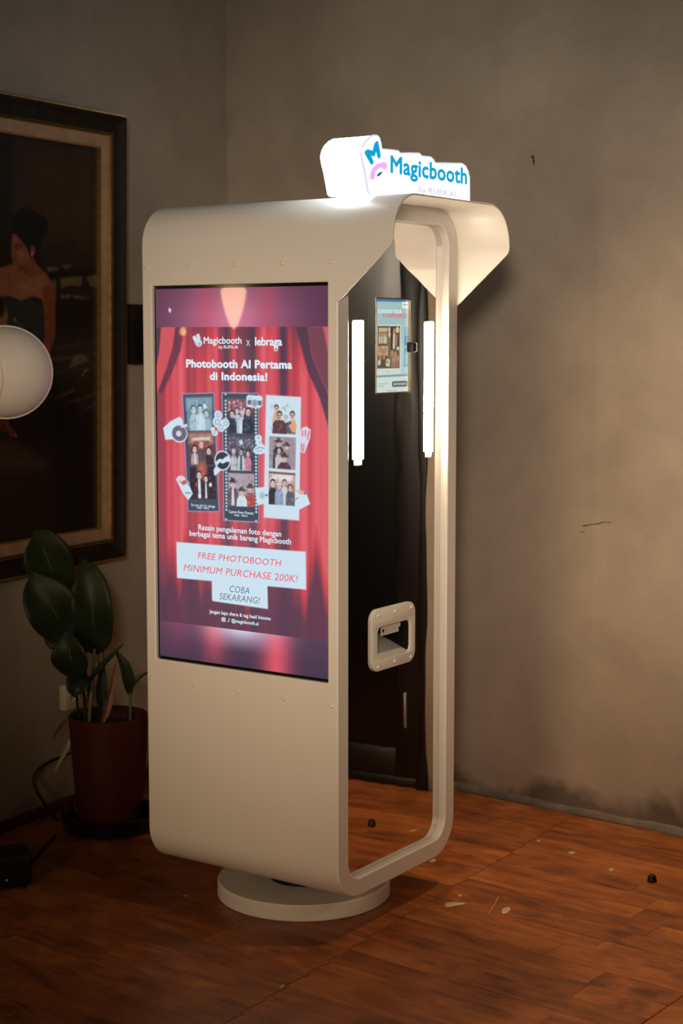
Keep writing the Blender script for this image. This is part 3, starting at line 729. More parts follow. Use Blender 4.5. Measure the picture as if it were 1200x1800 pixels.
ras.poly([(-0.2788, 1.3309), (-0.2736, 1.3351), (-0.2336, 1.3339), (-0.2293, 1.3291), (-0.2303, 1.3091), (-0.2389, 1.3033), (-0.272, 1.3053), (-0.279, 1.3114)], PALE); ras.poly([(-0.2745, 1.3226), (-0.2319, 1.3215), (-0.2323, 1.3104), (-0.2749, 1.3115)], (96, 108, 124)); ras.ell((-0.2536, 1.3155), 0.0105, 0.0102, PALE); ras.ell((-0.2536, 1.3155), 0.0082, 0.0080, (118, 132, 146)); ras.ell((-0.2536, 1.3155), 0.0050, 0.0050, (196, 214, 226)); ras.ell((-0.2536, 1.3155), 0.0028, 0.0028, (84, 96, 110)); ras.line([(-0.271, 1.3276), (-0.2623, 1.3271)], 0.0025, (168, 184, 196))
ras.ell((-0.2428, 1.2297), 0.0110, 0.0090, PALE); ras.poly([(-0.2596, 1.1949), (-0.2569, 1.2048), (-0.2464, 1.2108), (-0.2516, 1.2217), (-0.2359, 1.2279), (-0.2308, 1.2169), (-0.2187, 1.2091), (-0.2222, 1.195), (-0.2396, 1.1902)], PALE); ras.line([(-0.2517, 1.2036), (-0.2377, 1.2083), (-0.2256, 1.2053)], 0.0020, (120, 138, 152)); ras.line([(-0.25, 1.1981), (-0.2326, 1.2002)], 0.0016, (140, 158, 172)); ras.line([(-0.2394, 1.2222), (-0.2386, 1.2166)], 0.0020, (214, 130, 142)); ras.ell((-0.2428, 1.2311), 0.003, 0.003, (150, 168, 182))
ras.poly([(-0.254, 1.1077), (-0.2175, 1.1124), (-0.2142, 1.0729), (-0.2473, 1.0646)], PALE)
for k in range(9): ras.line([(-0.2315, 1.0901), ((-0.2315, 1.0901)[0] + 0.0105 * math.cos(k * 0.7), (-0.2315, 1.0901)[1] + 0.010 * math.sin(k * 0.7))], 0.0009, (120, 142, 166))
ras.ell((-0.2315, 1.0901), 0.005, 0.005, (168, 186, 204)); ras.poly([(-0.2245, 1.0918), (-0.2149, 1.0951), (-0.2158, 1.0881)], (92, 110, 134))
ras.poly([(-0.1181, 1.2525), (-0.1114, 1.2596), (-0.0997, 1.2633), (-0.0864, 1.2563), (-0.0881, 1.2358), (-0.1048, 1.1991), (-0.1199, 1.2019)], (218, 214, 230))
for q in (((-0.1114, 1.2527), (-0.1097, 1.2405)), ((-0.1022, 1.253), (-0.1022, 1.2408)), ((-0.114, 1.2213), (-0.1132, 1.2049)), ((-0.1064, 1.2202), (-0.1081, 1.2037)), ((-0.0914, 1.252), (-0.0956, 1.2328))): ras.line(q, 0.0034, (214, 104, 120))
ras.poly([(-0.132, 1.0776), (-0.1201, 1.1099), (-0.1, 1.1041), (-0.0883, 1.0774), (-0.1236, 1.0601), (-0.1337, 1.0651)], PALE); ras.poly([(-0.1336, 1.1099), (-0.1201, 1.1086), (-0.1033, 1.1067), (-0.0983, 1.1001), (-0.1168, 1.0984)], (226, 172, 148)); ras.ell((-0.1033, 1.1026), 0.0040, 0.0040, (128, 128, 142)); ras.line([(-0.1328, 1.0844), (-0.1235, 1.0912)], 0.002, (200, 110, 112))
# fine tonal variation inside the nine photos
def grain(tl, tr, br, bl, n=90):
    g = Q(tl, tr, br, bl)
    for i in range(n):
        v = rng.uniform(0, 1); c = (240, 240, 246) if v > 0.5 else (40, 30, 40)
        ras.ell(g(rng.uniform(0.04, 0.96), rng.uniform(0.04, 0.96)), rng.uniform(0.0012, 0.004), rng.uniform(0.0012, 0.004), c, soft=0.002, alpha=rng.uniform(0.05, 0.20))
for q in (((-0.4701, 1.3226), (-0.3873, 1.3266), (-0.3845, 1.2453), (-0.4663, 1.2416)), ((-0.4626, 1.236), (-0.3846, 1.2396), (-0.3781, 1.1604), (-0.4586, 1.1558)), ((-0.46, 1.1491), (-0.3782, 1.1547), (-0.3766, 1.0735), (-0.4568, 1.0694)),
          ((-0.3372, 1.3233), (-0.2553, 1.323), (-0.2557, 1.2404), (-0.337, 1.2398)), ((-0.337, 1.2327), (-0.2557, 1.2327), (-0.2555, 1.149), (-0.3372, 1.1473)), ((-0.3373, 1.1409), (-0.2556, 1.142), (-0.2552, 1.0607), (-0.3376, 1.0587)),
          ((-0.2083, 1.3199), (-0.129, 1.3177), (-0.1299, 1.2426), (-0.2089, 1.2433)), ((-0.2099, 1.2364), (-0.1296, 1.235), (-0.1318, 1.1575), (-0.2112, 1.1587)), ((-0.2114, 1.1503), (-0.1322, 1.1492), (-0.1337, 1.0699), (-0.2125, 1.0702))): grain(*q)
# caption boxes and small icons
ras.poly([(-0.5062, 0.9562), (-0.1014, 0.9611), (-0.1007, 0.8686), (-0.5051, 0.8635)], PALE)
ras.poly([(-0.3918, 0.8727), (-0.2176, 0.8732), (-0.2159, 0.8103), (-0.3887, 0.8142), (-0.3916, 0.8177)], PALE)
ras.poly(rrect((-0.3618, 0.7651)[0], (-0.3618, 0.7651)[1], (-0.3486, 0.7668)[0], (-0.3617, 0.7762)[1], 0.003), (214, 206, 222)); ras.ell((-0.3551, 0.7705), 0.0030, 0.0030, (180, 150, 176)); ras.ell((-0.3551, 0.7705), 0.0018, 0.0018, (220, 212, 226))
ras.ell((-0.3391, 0.7699), 0.0052, 0.0056, (54, 44, 56)); ras.line([(-0.3382, 0.775), (-0.3382, 0.7678)], 0.0018, PALE); ras.ell((-0.3404, 0.7676), 0.0022, 0.0020, PALE); ras.line([(-0.3382, 0.7746), (-0.3346, 0.7725)], 0.0015, PALE)
# small logo mark
ras.poly([(-0.4475, 1.4762), (-0.4383, 1.4804), (-0.433, 1.4734), (-0.4347, 1.4825), (-0.4256, 1.4846), (-0.4203, 1.4706), (-0.4312, 1.4649), (-0.4367, 1.4663), (-0.4386, 1.4592)], PALE)
ras.ell((-0.4267, 1.4607), 0.0105, 0.0090, PALE); ras.ell((-0.4249, 1.4579), 0.0050, 0.0040, (206, 120, 134)); ras.ell((-0.424, 1.4572), 0.0025, 0.0020, PALE)
ras.ell((-0.1884, 1.4477), 0.0065, 0.0060, (206, 222, 236)); ras.ell((-0.1884, 1.4477), 0.0032, 0.0030, (190, 78, 90))
ras.poly([(-0.5223, 1.5502), (-0.5131, 1.5416), (-0.5177, 1.5409), (-0.5159, 1.5373), (-0.5187, 1.5366), (-0.5205, 1.5402), (-0.5233, 1.5388)], (225, 228, 240))
screen = obj('display_screen', ras.mesh(lambda u, v: (u, np.full_like(u, 0.012), v)), M['screen'], booth)
tag(screen, 'red theatre curtain poster glowing on the tall display')
bm = bmesh.new()
for (a0, a1, c0, c1) in ((SX0, SX1, SZ0, SZ0 + 0.007), (SX0, SX1, SZ1 - 0.008, SZ1), (SX0, SX0 + 0.004, SZ0 + 0.007, SZ1 - 0.008), (SX1 - 0.004, SX1, SZ0 + 0.007, SZ1 - 0.008)):
    add_box(bm, a0 + 0.0004, a1 - 0.0004, 0.0105, 0.0155, c0 + 0.0002, c1 - 0.0002)
obj('screen_bezel', bm_mesh(bm), M['blackgloss'], screen)

M['txt_white'] = emit_mat('print_white', srgb(214, 230, 242), 1.0)
M['txt_red'] = emit_mat('print_red', srgb(228, 104, 122), 1.0)
M['txt_grey'] = emit_mat('print_grey', srgb(112, 124, 138), 1.0)
def stext(s, L, R_, top, m='txt_white', bold=0.0, shear=0.0, w=0.0006, space=1.0):
    """L: lower-left of the lettering on the screen, R_: right end, top: upper-left"""
    me = text_mesh(s, L[0], R_[0], L[1], top[1], lambda u, v, q: TS(u, v, w), bold, shear, space=space)
    return obj('lettering', me, M[m], screen)
stext('Magicbooth', (-0.4104, 1.4593), (-0.292, 1.4583), (-0.4102, 1.4762), bold=0.022)
stext('by RUPA.AI', (-0.3628, 1.4476), (-0.3035, 1.4472), (-0.3628, 1.4553), bold=0.02)
stext('X', (-0.278, 1.4542), (-0.2658, 1.4542), (-0.2779, 1.4687))
stext('lebraga', (-0.251, 1.455), (-0.1689, 1.4532), (-0.2509, 1.4756), bold=0.03, space=0.92)
stext('Photobooth AI Pertama', (-0.4677, 1.3996), (-0.1395, 1.4004), (-0.4674, 1.4206), bold=0.046)
stext('di Indonesia!', (-0.3923, 1.3694), (-0.2136, 1.3707), (-0.3921, 1.39), bold=0.046)
stext("I'm not old, I'm vintage", (-0.4552, 1.0513), (-0.3786, 1.0555), (-0.4551, 1.0584), bold=0.01)
stext('snap - share', (-0.4368, 1.0465), (-0.3983, 1.0479), (-0.4367, 1.052), bold=0.012)
stext('Capture Every Moment', (-0.3356, 1.0413), (-0.2579, 1.045), (-0.3355, 1.0485), bold=0.012)
stext('snap - share', (-0.3181, 1.0347), (-0.2773, 1.0368), (-0.3181, 1.0405), bold=0.012)
stext('Rasain pengalaman foto dengan', (-0.4331, 0.9925), (-0.1742, 0.9944), (-0.433, 1.0066), bold=0.022)
stext('berbagai tema unik bareng Magicbooth', (-0.4622, 0.9753), (-0.1449, 0.9784), (-0.462, 0.9894), bold=0.022)
stext('FREE PHOTOBOOTH', (-0.436, 0.9194), (-0.1735, 0.9232), (-0.4358, 0.9358), 'txt_red', 0.006, 0.2, space=1.05)
stext('MINIMUM PURCHASE 200K!', (-0.4823, 0.8842), (-0.1247, 0.8909), (-0.4821, 0.9017), 'txt_red', 0.006, 0.2, space=1.05)
stext('COBA', (-0.3346, 0.8428), (-0.2721, 0.8443), (-0.3344, 0.8592), 'txt_grey', 0.004, 0.2, space=1.05)
stext('SEKARANG!', (-0.3675, 0.8214), (-0.2399, 0.8231), (-0.3673, 0.8376), 'txt_grey', 0.004, 0.2, space=1.05)
stext('Jangan lupa share & tag hasil fotomu', (-0.4, 0.783), (-0.2078, 0.7836), (-0.3999, 0.7923), bold=0.02)
stext('@magicbooth.ai', (-0.3296, 0.7665), (-0.2446, 0.7685), (-0.3295, 0.7759), bold=0.02)

# ------------------------------------------------------------------ mirror front
TAB = (0.197, 1.3395, 0.3555, 1.569)          # tablet cut-out y0 z0 y1 z1
HOLE = (0.197, 0.6735, 0.3514, 0.7565)        # photo slot opening
mir_out = outline(STILE - 0.001, RAD - STILE, 14)
TM = lambda x: (lambda u, v, w: (x + w, u, v))
mir = obj('mirror_panel', curve_mesh([mir_out, [(TAB[0], TAB[1]), (TAB[2], TAB[1]), (TAB[2], TAB[3]), (TAB[0], TAB[3])], rrect(*[HOLE[0] - 0.004, HOLE[1] - 0.004, HOLE[2] + 0.004, HOLE[3] + 0.004], 0.02)], TM(-0.0200)), M['mirror'], booth)
tag(mir, 'dark reflective mirror panel')
# tablet sunk behind the mirror
tb = obj('tablet', None or box_mesh(-0.060, -0.0278, TAB[0] - 0.004, TAB[2] + 0.004, TAB[1] - 0.004, TAB[3] + 0.004, 0.003), M['blackgloss'], booth)
bm = bmesh.new()
for (y0, y1, z0, z1) in ((TAB[0] - 0.003, TAB[0], TAB[1] - 0.003, TAB[3] + 0.003), (TAB[2], TAB[2] + 0.003, TAB[1] - 0.003, TAB[3] + 0.003), (TAB[0], TAB[2], TAB[1] - 0.003, TAB[1]), (TAB[0], TAB[2], TAB[3], TAB[3] + 0.003)):
    add_box(bm, -0.0275, -0.0195, y0, y1, z0, z1)
obj('recess_trim', bm_mesh(bm), M['bronze'], tb)
tr_ = Raster(TAB[0], TAB[2] + 0.0, TAB[1], TAB[3], 0.0011, (158, 190, 190))
def tq(*p, **k): tr_.poly(p[:-1], p[-1], **k)
tq((0.1904, 1.5716), (0.4025, 1.5759), (0.4026, 1.5637), (0.1905, 1.5626), (62, 112, 158), soft=0.002)
tq((0.191, 1.4654), (0.4037, 1.4593), (0.4052, 1.3275), (0.1917, 1.3336), (176, 200, 200), soft=0.008)
tq((0.1908, 1.5055), (0.3227, 1.5064), (0.3225, 1.3855), (0.1914, 1.3823), (206, 214, 204))
tq((0.3322, 1.5036), (0.3895, 1.5011), (0.3907, 1.3858), (0.3306, 1.3854), (172, 206, 212))
tq((0.3362, 1.5022), (0.3648, 1.5009), (0.3658, 1.4006), (0.3345, 1.4011), (124, 174, 188)); tq((0.3378, 1.4794), (0.365, 1.4795), (0.3626, 1.4437), (0.3381, 1.4481), (96, 150, 172)); tr_.ell((0.3435, 1.4516), 0.005, 0.004, (206, 206, 108)); tq((0.3409, 1.4367), (0.3626, 1.4394), (0.3602, 1.4079), (0.3412, 1.4081), (150, 190, 200))
tq((0.1914, 1.3809), (0.4046, 1.3827), (0.4046, 1.3783), (0.1914, 1.376), (112, 150, 160))
tq((0.1914, 1.3767), (0.4046, 1.3783), (0.4052, 1.3275), (0.1917, 1.3336), (204, 216, 208))
tr_.poly(rrect((0.28, 1.3516)[0], (0.28, 1.3516)[1], (0.3526, 1.3506)[0], (0.2799, 1.3658)[1], 0.005), (92, 100, 100))
tr_.poly(rrect((0.3251, 1.5489)[0], (0.3251, 1.5474)[1], (0.3656, 1.5495)[0], (0.3249, 1.5637)[1], 0.004), (224, 230, 224)); tr_.line([(0.3317, 1.5567), (0.356, 1.5564)], 0.0022, (120, 150, 150))
fq = ((0.2125, 1.5028), (0.3174, 1.5028), (0.3156, 1.3985), (0.2105, 1.3987)); fm = Q(*fq)
tr_.poly([fm(0, 0), fm(1, 0), fm(1, 1), fm(0, 1)], (92, 74, 58))
def tp(a0, b0, a1, b1, col): tr_.poly([fm(a0, b0), fm(a1, b0), fm(a1, b1), fm(a0, b1)], col)
tp(0.06, 0.04, 0.44, 0.14, (196, 172, 126)); tp(0.04, 0.14, 0.46, 0.44, (112, 90, 66)); tp(0.04, 0.47, 0.46, 0.70, (190, 164, 124)); tp(0.04, 0.70, 0.46, 0.98, (96, 76, 60)); tp(0.58, 0.02, 0.95, 0.55, (74, 56, 44)); tp(0.58, 0.58, 0.95, 0.98, (110, 84, 66))
for x, y in ((0.10, 0.20), (0.20, 0.20), (0.30, 0.20), (0.38, 0.21)): tr_.ell(fm(x, y), 0.0045, 0.006, (176, 140, 110)); tr_.line([fm(x, y + 0.07), fm(x, 0.38)], 0.008, (196, 186, 160))
for x, y in ((0.14, 0.55), (0.24, 0.60), (0.36, 0.58), (0.30, 0.72), (0.14, 0.74)): tr_.ell(fm(x, y), 0.006, 0.008, (170, 124, 96))
tr_.line([fm(0.74, 0.16), fm(0.73, 0.50)], 0.011, (206, 186, 158)); tr_.ell(fm(0.74, 0.12), 0.006, 0.008, (176, 130, 104)); tr_.line([fm(0.86, 0.22), fm(0.84, 0.44)], 0.006, (170, 140, 116)); tr_.ell(fm(0.88, 0.09), 0.008, 0.008, (206, 188, 152))
for x, y in ((0.66, 0.66), (0.80, 0.68), (0.74, 0.80), (0.90, 0.78)): tr_.ell(fm(x, y), 0.006, 0.009, (176, 140, 112)); tr_.line([fm(x, y + 0.06), fm(x, 0.95)], 0.008, (150, 120, 96))
tr_.ell(fm(0.10, 0.86), 0.007, 0.007, (200, 190, 160)); tr_.poly([fm(0.40, 0.78), fm(0.56, 0.78), fm(0.54, 0.96), fm(0.38, 0.94)], (206, 196, 166)); tr_.ell(fm(0.46, 0.85), 0.004, 0.004, (96, 112, 84)); tr_.poly([fm(0.84, 0.48), fm(0.98, 0.50), fm(0.96, 0.58), fm(0.84, 0.56)], (188, 190, 168))
for k in range(18):
    for x in (0.015, 0.475, 0.555, 0.975): tr_.ell(fm(x, 0.06 + k * 0.052), 0.0013, 0.0016, (214, 206, 178))
tr_.ell(fm(0.52, 0.08), 0.004, 0.006, (206, 196, 164)); tr_.ell(fm(0.53, 0.2), 0.005, 0.007, (196, 190, 164))
tr_.line([(0.2534, 1.3903), (0.2718, 1.3904)], 0.0016, (160, 166, 160)); tr_.line([(0.2146, 1.3609), (0.2588, 1.3605)], 0.0018, (164, 172, 166)); tr_.line([(0.2146, 1.3553), (0.2432, 1.3546)], 0.0018, (164, 172, 166)); tr_.line([(0.2563, 1.343), (0.304, 1.3425)], 0.0014, (150, 160, 156))
tscr = obj('tablet_screen', tr_.mesh(lambda u, v: (np.full_like(u, -0.0272), u, v)), M['tablet'], tb)
M['tt_white'] = emit_mat('tablet_white', srgb(222, 232, 226), 1.0); M['tt_pink'] = emit_mat('tablet_pink', srgb(214, 96, 124), 1.0)
def ttext(s, L, R_, top, m, bold=0.02, shear=0.0):
    obj('lettering', text_mesh(s, L[0], R_[0], L[1], top[1], lambda u, v, w: (-0.0266, u, v), bold, shear), M[m], tb)
ttext('CHOOSE YOUR', (0.2149, 1.5347), (0.3238, 1.534), (0.2148, 1.5437), 'tt_white')
ttext('AI EXPERIENCE', (0.2317, 1.5231), (0.3482, 1.5229), (0.2316, 1.5333), 'tt_pink', 0.03, 0.2)
ttext('START PHOTOBOOTH', (0.2853, 1.356), (0.3471, 1.355), (0.2852, 1.3611), 'tt_white', 0.01)
obj('latch', box_mesh(-0.036, -0.008, 0.3505, 0.3700, 1.4375, 1.4625, 0.004), M['black'], tb)

# LED light bars lying on the mirror
for y0, y1, z0, z1 in ((0.0975, 0.1345, 1.1815, 1.5130), (0.4290, 0.4610, 1.1815, 1.5125)):
    yc, hw = (y0 + y1) / 2, (y1 - y0) / 2
    bm = bmesh.new(); prof = [(hw * math.cos(a), 0.0105 * math.sin(a)) for a in [PI * k / 16 for k in range(17)]]
    r0 = [bm.verts.new((-0.0198 + q[1], yc + q[0], z0)) for q in prof]; r1 = [bm.verts.new((-0.0198 + q[1], yc + q[0], z1)) for q in prof]
    for k in range(16): bm.faces.new((r0[k], r0[k + 1], r1[k + 1], r1[k]))
    bm.faces.new(r0); bm.faces.new(r1)
    led = obj('led_light_bar', bm_mesh(bm, smooth=40), M['led'], booth)
    obj('end_cap', box_mesh(-0.0198, -0.0152, y0 + 0.006, y1 - 0.007, z0 - 0.0150, z0 - 0.0002, 0.0015), M['cap'], led)
    obj('end_cap', box_mesh(-0.0198, -0.0150, y0 + 0.001, y1 - 0.001, z1 + 0.0002, z1 + 0.0035, 0.001), M['cap'], led)

# photo slot with its plate
slot = obj('slot_plate', curve_mesh([rrect(0.1700, 0.6455, 0.3750, 0.8020, 0.030, 8), rrect(*HOLE, 0.017, 6)], TM(-0.0172), extrude=0.0022, bevel=0.0008), M['shell'], booth)
ps = screw_mesh(0.0046, 0.0030, lambda x, y, z: (z, x, y))
for y, z in ((0.1994, 0.7856), (0.2788, 0.7868), (0.3553, 0.7864), (0.1988, 0.6556), (0.3538, 0.6577), (0.2758, 0.6587)):
    o = obj('screw', ps, None, slot)
    if not ps.materials: ps.materials.append(M['screw'])
    o.location = (-0.0145, y, z)
bm = bmesh.new()
y0, z0, y1, z1 = HOLE[0] - 0.002, HOLE[1] - 0.002, HOLE[2] + 0.002, HOLE[3] + 0.002
v = [bm.verts.new(c) for c in ((-0.0195, y0, z0), (-0.0195, y1, z0), (-0.0195, y1, z1), (-0.0195, y0, z1), (-0.16, y0, z0), (-0.16, y1, z0), (-0.16, y1, z1 + 0.03), (-0.16, y0, z1 + 0.03))]
for f_ in ((0, 1, 5, 4), (1, 2, 6, 5), (2, 3, 7, 6), (3, 0, 4, 7), (4, 5, 6, 7)): bm.faces.new([v[i] for i in f_])
obj('slot_pocket', bm_mesh(bm), M['black'], slot)
obj('catch_tray', box_mesh(-0.152, -0.022, y0 + 0.001, y1 - 0.001, z0, z0 + 0.003, 0.001, T=lambda x, y, z: (x, y, z + (-0.022 - x) * 0.38)), M['chute'], slot)
bk = obj('bracket', curve_mesh([[(0.236, 0.728), (0.318, 0.728), (0.318, 0.740), (0.326, 0.740), (0.326, 0.757), (0.236, 0.757)], arc(0.247, 0.7395, 0.0058, 0, 330, 11), arc(0.266, 0.7365, 0.0018, 0, 315, 7), arc(0.298, 0.7400, 0.0026, 0, 315, 7)], TM(-0.030), extrude=0.0012), M['screw'], slot)

# ------------------------------------------------------------------ lit sign on top
SGO = [(0.0589, 1.7926), (0.0528, 1.8104), (0.0454, 1.8333), (0.0369, 1.8585), (0.0273, 1.8797), (0.0225, 1.896), (0.0295, 1.9121), (0.0414, 1.9249), (0.0582, 1.9356), (0.0751, 1.9422), (0.0909, 1.9433), (0.1003, 1.9384), (0.1058, 1.9272), (0.1108, 1.9139),
       (0.1418, 1.9155), (0.1822, 1.9166), (0.1924, 1.9115), (0.2388, 1.9165), (0.2782, 1.9194), (0.2915, 1.9138), (0.3318, 1.9154), (0.3455, 1.9104), (0.3537, 1.9028), (0.423, 1.9081), (0.4855, 1.9128), (0.5029, 1.9086), (0.5162, 1.8969), (0.5238, 1.8818), (0.5263, 1.8246)]
SGO = [(y, max(z, ZT)) for y, z in SGO]; SGO[0] = (0.060, ZT + 0.0005); SGO[-1] = (SGO[-1][0], ZT + 0.0005)
sign = obj('lightbox_sign', curve_mesh([SGO], lambda u, v, w: (-0.008 + w, u, v), extrude=0.0565, bevel=0.002, smooth=30), M['signbox'], booth)
tag(sign, 'glowing white contour-cut sign with blue lettering')
obj('face_panel', curve_mesh([SGO], lambda u, v, w: (0.0509, u, v)), M['signface'], sign)
TG = lambda u, v, w=0: (0.0517, u, v)
obj('lettering', text_mesh('Magicbooth', (0.1455, 1.8622)[0], (0.5096, 1.8621)[0], 1.8622, (0.1494, 1.9036)[1], TG, 0.030), M['signblue'], sign)
obj('lettering', text_mesh('by RUPA.AI', (0.2739, 1.8278)[0], (0.4525, 1.828)[0], (0.2739, 1.8267)[1], (0.2738, 1.841)[1], TG, 0.01), M['signfaint'], sign)
MB = ((0.0626, 1.8724), (0.1047, 1.8954), (0.031, 1.9), (0.0908, 1.9336))       # leaning M of the emblem
def TMl(u, v, w=0):
    return (0.0517,) + tuple((MB[0][k] * (1 - u) + MB[1][k] * u) * (1 - v) + (MB[2][k] * (1 - u) + MB[3][k] * u) * v for k in (0, 1))
obj('logo_letter', text_mesh('M', 0, 1, 0, 1, TMl, 0.065), M['signblue'], sign)
obj('logo_arch', curve_mesh([[(0.0582, 1.8397), (0.0571, 1.852), (0.0665, 1.8665), (0.0894, 1.8791), (0.1179, 1.8861), (0.1313, 1.8821), (0.1296, 1.8718), (0.118, 1.8672), (0.1073, 1.8716), (0.0914, 1.867), (0.0804, 1.8582), (0.0756, 1.8408)]], TG), M['signpink'], sign)
obj('logo_eye', curve_mesh([[(0.0849, 1.8486), (0.0914, 1.857), (0.1118, 1.864), (0.1062, 1.8556), (0.0939, 1.8499)]], TG), M['signteal'], sign)
obj('face_rim_shade', tube_mesh([(0.0490, q[0], q[1]) for q in SGO], 0.0026, 6, 1), M['signrimshade'], sign)  # added tube; its dim colour stands for the shade line round the face

# ------------------------------------------------------------------ framed painting on the left wall (leans out a little at the top)
PFR = empty('framed_painting'); tag(PFR, 'large dark oil painting of a seated woman in a gilt and black frame', 'painting')
dl = math.radians(1.1)
PV = NL * math.sin(dl) + Vector((0, 0, math.cos(dl))); PN = NL * math.cos(dl) - Vector((0, 0, math.sin(dl)))
mtx = Matrix.Identity(4)
for i in range(3): mtx[i][0], mtx[i][1], mtx[i][2], mtx[i][3] = -LD[i], PV[i], PN[i], (CORNER + NL * 0.03 + Vector((0, 0, 0.77)))[i]
PFR.matrix_world = mtx
# local: X to the right (towards the room corner) so s = -X, Y up, Z out of the wall
S_OUT, S_GO, S_LN, S_GI, S_IN = (0.6944, 0.6927)[0], (0.7498, 0.6926)[0], (0.7594, 0.6925)[0], (0.7947, 0.6924)[0], (0.7988, 0.6923)[0]
V_T = [(0.6969, 1.3911)[1], (0.7511, 1.3421)[1], (0.7604, 1.3362)[1], (0.795, 1.3)[1], (0.7989, 1.2931)[1]]
V_B = [(0.701, 0.002)[1], (0.7486, 0.049)[1], (0.7585, 0.0569)[1], (0.7943, 0.093)[1], (0.7986, 0.1001)[1]]
S_L = 1.86
def ring_profile(name, levels, m):
    """levels: (inset from outer edge, z) going inward; four mitred members, each its own piece"""
    x0, x1, y0, y1 = -S_L, -S_OUT, V_B[0], V_T[0]
    out = []
    for side_ in range(4):
        bm = bmesh.new(); rows = []
        for ins, z in levels:
            a, b, c, d_ = x0 + ins, x1 - ins, y0 + ins, y1 - ins
            P_ = [((a, c), (b, c)), ((b, c), (b, d_)), ((b, d_), (a, d_)), ((a, d_), (a, c))][side_]
            rows.append([bm.verts.new((P_[0][0], P_[0][1], z)), bm.verts.new((P_[1][0], P_[1][1], z))])
        for r0, r1 in zip(rows, rows[1:]): bm.faces.new((r0[0], r0[1], r1[1], r1[0]))
        out.append(obj(name, bm_mesh(bm, smooth=25), m, PFR))
    return out
I1, I2, I3, I4 = S_GO - S_OUT, S_LN - S_OUT, S_GI - S_OUT, S_IN - S_OUT
ring_profile('frame_member', [(0, -0.028), (0, 0.030), (0.004, 0.036), (0.010, 0.034), (0.018, 0.026), (0.032, 0.020), (I1 - 0.008, 0.019), (I1 + 0.007, 0.023)], M['darkwood'])
ring_profile('gilt_bead', [(I1 + 0.007, 0.012), (I1 + 0.007, 0.024), (I1 + 0.010, 0.026), (I2 - 0.002, 0.022), (I2, 0.014)], M['gold'])
ring_profile('cloth_liner', [(I2, 0.015), (I3, 0.010)], M['liner'])
ring_profile('gilt_slip', [(I3, 0.008), (I3, 0.013), (I3 + 0.006, 0.014), (I4, 0.006), (I4, -0.002)], M['gold'])
# rope edging round the outside: small beads, one part per side
bm = bmesh.new()
def beads(p0, p1, step=0.0105):
    p0, p1 = Vector(p0), Vector(p1); n_ = int((p1 - p0).length / step); d_ = (p1 - p0).normalized()
    for k in range(n_):
        c = p0 + d_ * (k + 0.5) * step; t2 = Vector((0, 0, 1)).cross(d_)
        ring = [bm.verts.new(c + d_ * (0.0056 * math.cos(a)) + (t2 * 0.55 + Vector((0, 0, 0.6))) * (0.0056 * math.sin(a))) for a in (0, PI / 3, 2 * PI / 3, PI, 4 * PI / 3, 5 * PI / 3)]
        tip = bm.verts.new(c + Vector((0, 0, 0.0045)) + t2 * -0.002); bk_ = bm.verts.new(c - Vector((0, 0, 0.002)))
        for i in range(6): bm.faces.new((ring[i], ring[(i + 1) % 6], tip)); bm.faces.new((ring[(i + 1) % 6], ring[i], bk_))
e = -0.002
beads((-S_OUT + e * 0, V_B[0], 0.031), (-S_OUT, V_T[0], 0.031)); beads((-S_L, V_T[0], 0.031), (-S_OUT, V_T[0], 0.031)); beads((-S_L, V_B[0], 0.031), (-S_OUT, V_B[0], 0.031)); beads((-S_L, V_B[0], 0.031), (-S_L, V_T[0], 0.031))
tag(obj('rope_edging', bm_mesh(bm), M['gold'], PFR), kind='stuff')
bm = bmesh.new()
def minibeads(x, y0, y1, vert=True, step=0.0062):
    n_ = int((y1 - y0) / step)
    for k in range(n_):
        c = y0 + (k + 0.5) * step; p = (x, c) if vert else (c, x); r = 0.0024
        ring = [bm.verts.new((p[0] + r * math.cos(a), p[1] + r * math.sin(a), 0.024)) for a in (0, PI / 2, PI, 3 * PI / 2)]; tip = bm.verts.new((p[0], p[1], 0.0275))
        for i in range(4): bm.faces.new((ring[i], ring[(i + 1) % 4], tip))
minibeads(-S_OUT - I1 - 0.002, V_B[0] + I1, V_T[0] - I1); minibeads(V_T[0] - I1 - 0.002, -S_L + I1, -S_OUT - I1, False); minibeads(V_B[0] + I1 + 0.002, -S_L + I1, -S_OUT - I1, False)
tag(obj('bead_moulding', bm_mesh(bm), M['gold'], PFR), kind='stuff')
bm = bmesh.new(); add_box(bm, -S_L + 0.01, -S_OUT - 0.01, V_B[0] + 0.01, V_T[0] - 0.01, -0.027, -0.004); obj('backing_board', bm_mesh(bm), M['darkwood'], PFR)
# the picture itself
cv = Raster(S_IN - 0.004, S_L - (S_IN - S_OUT) + 0.004, V_B[4] - 0.004, V_T[4] + 0.004, 0.0026, (36, 27, 21))
nz = np.random.default_rng(5); N1 = sum(np.repeat(smooth_noise(cv.nu, k, 40 + k)[None, :], cv.nv, 0) for k in (6, 14, 33)) / 3
N2 = sum(np.repeat(smooth_noise(cv.nv, k, 60 + k)[:, None], cv.nu, 1) for k in (5, 17)) / 2
cv.C *= (0.55 + 0.8 * N1 * (0.6 + 0.8 * N2))[..., None]
def cp(pts, col, soft=0.006, alpha=1.0): cv.poly(pts, col, soft=soft, alpha=alpha)
cp([(1.1587, 1.2833), (0.7967, 1.2831), (0.7966, 0.9739), (1.1612, 0.9736)], (54, 38, 24), 0.05, 0.7)
cp([(1.312, 1.2673), (1.193, 1.2797), (1.1964, 0.8902), (1.3165, 0.8862)], (14, 11, 9), 0.02, 0.8)
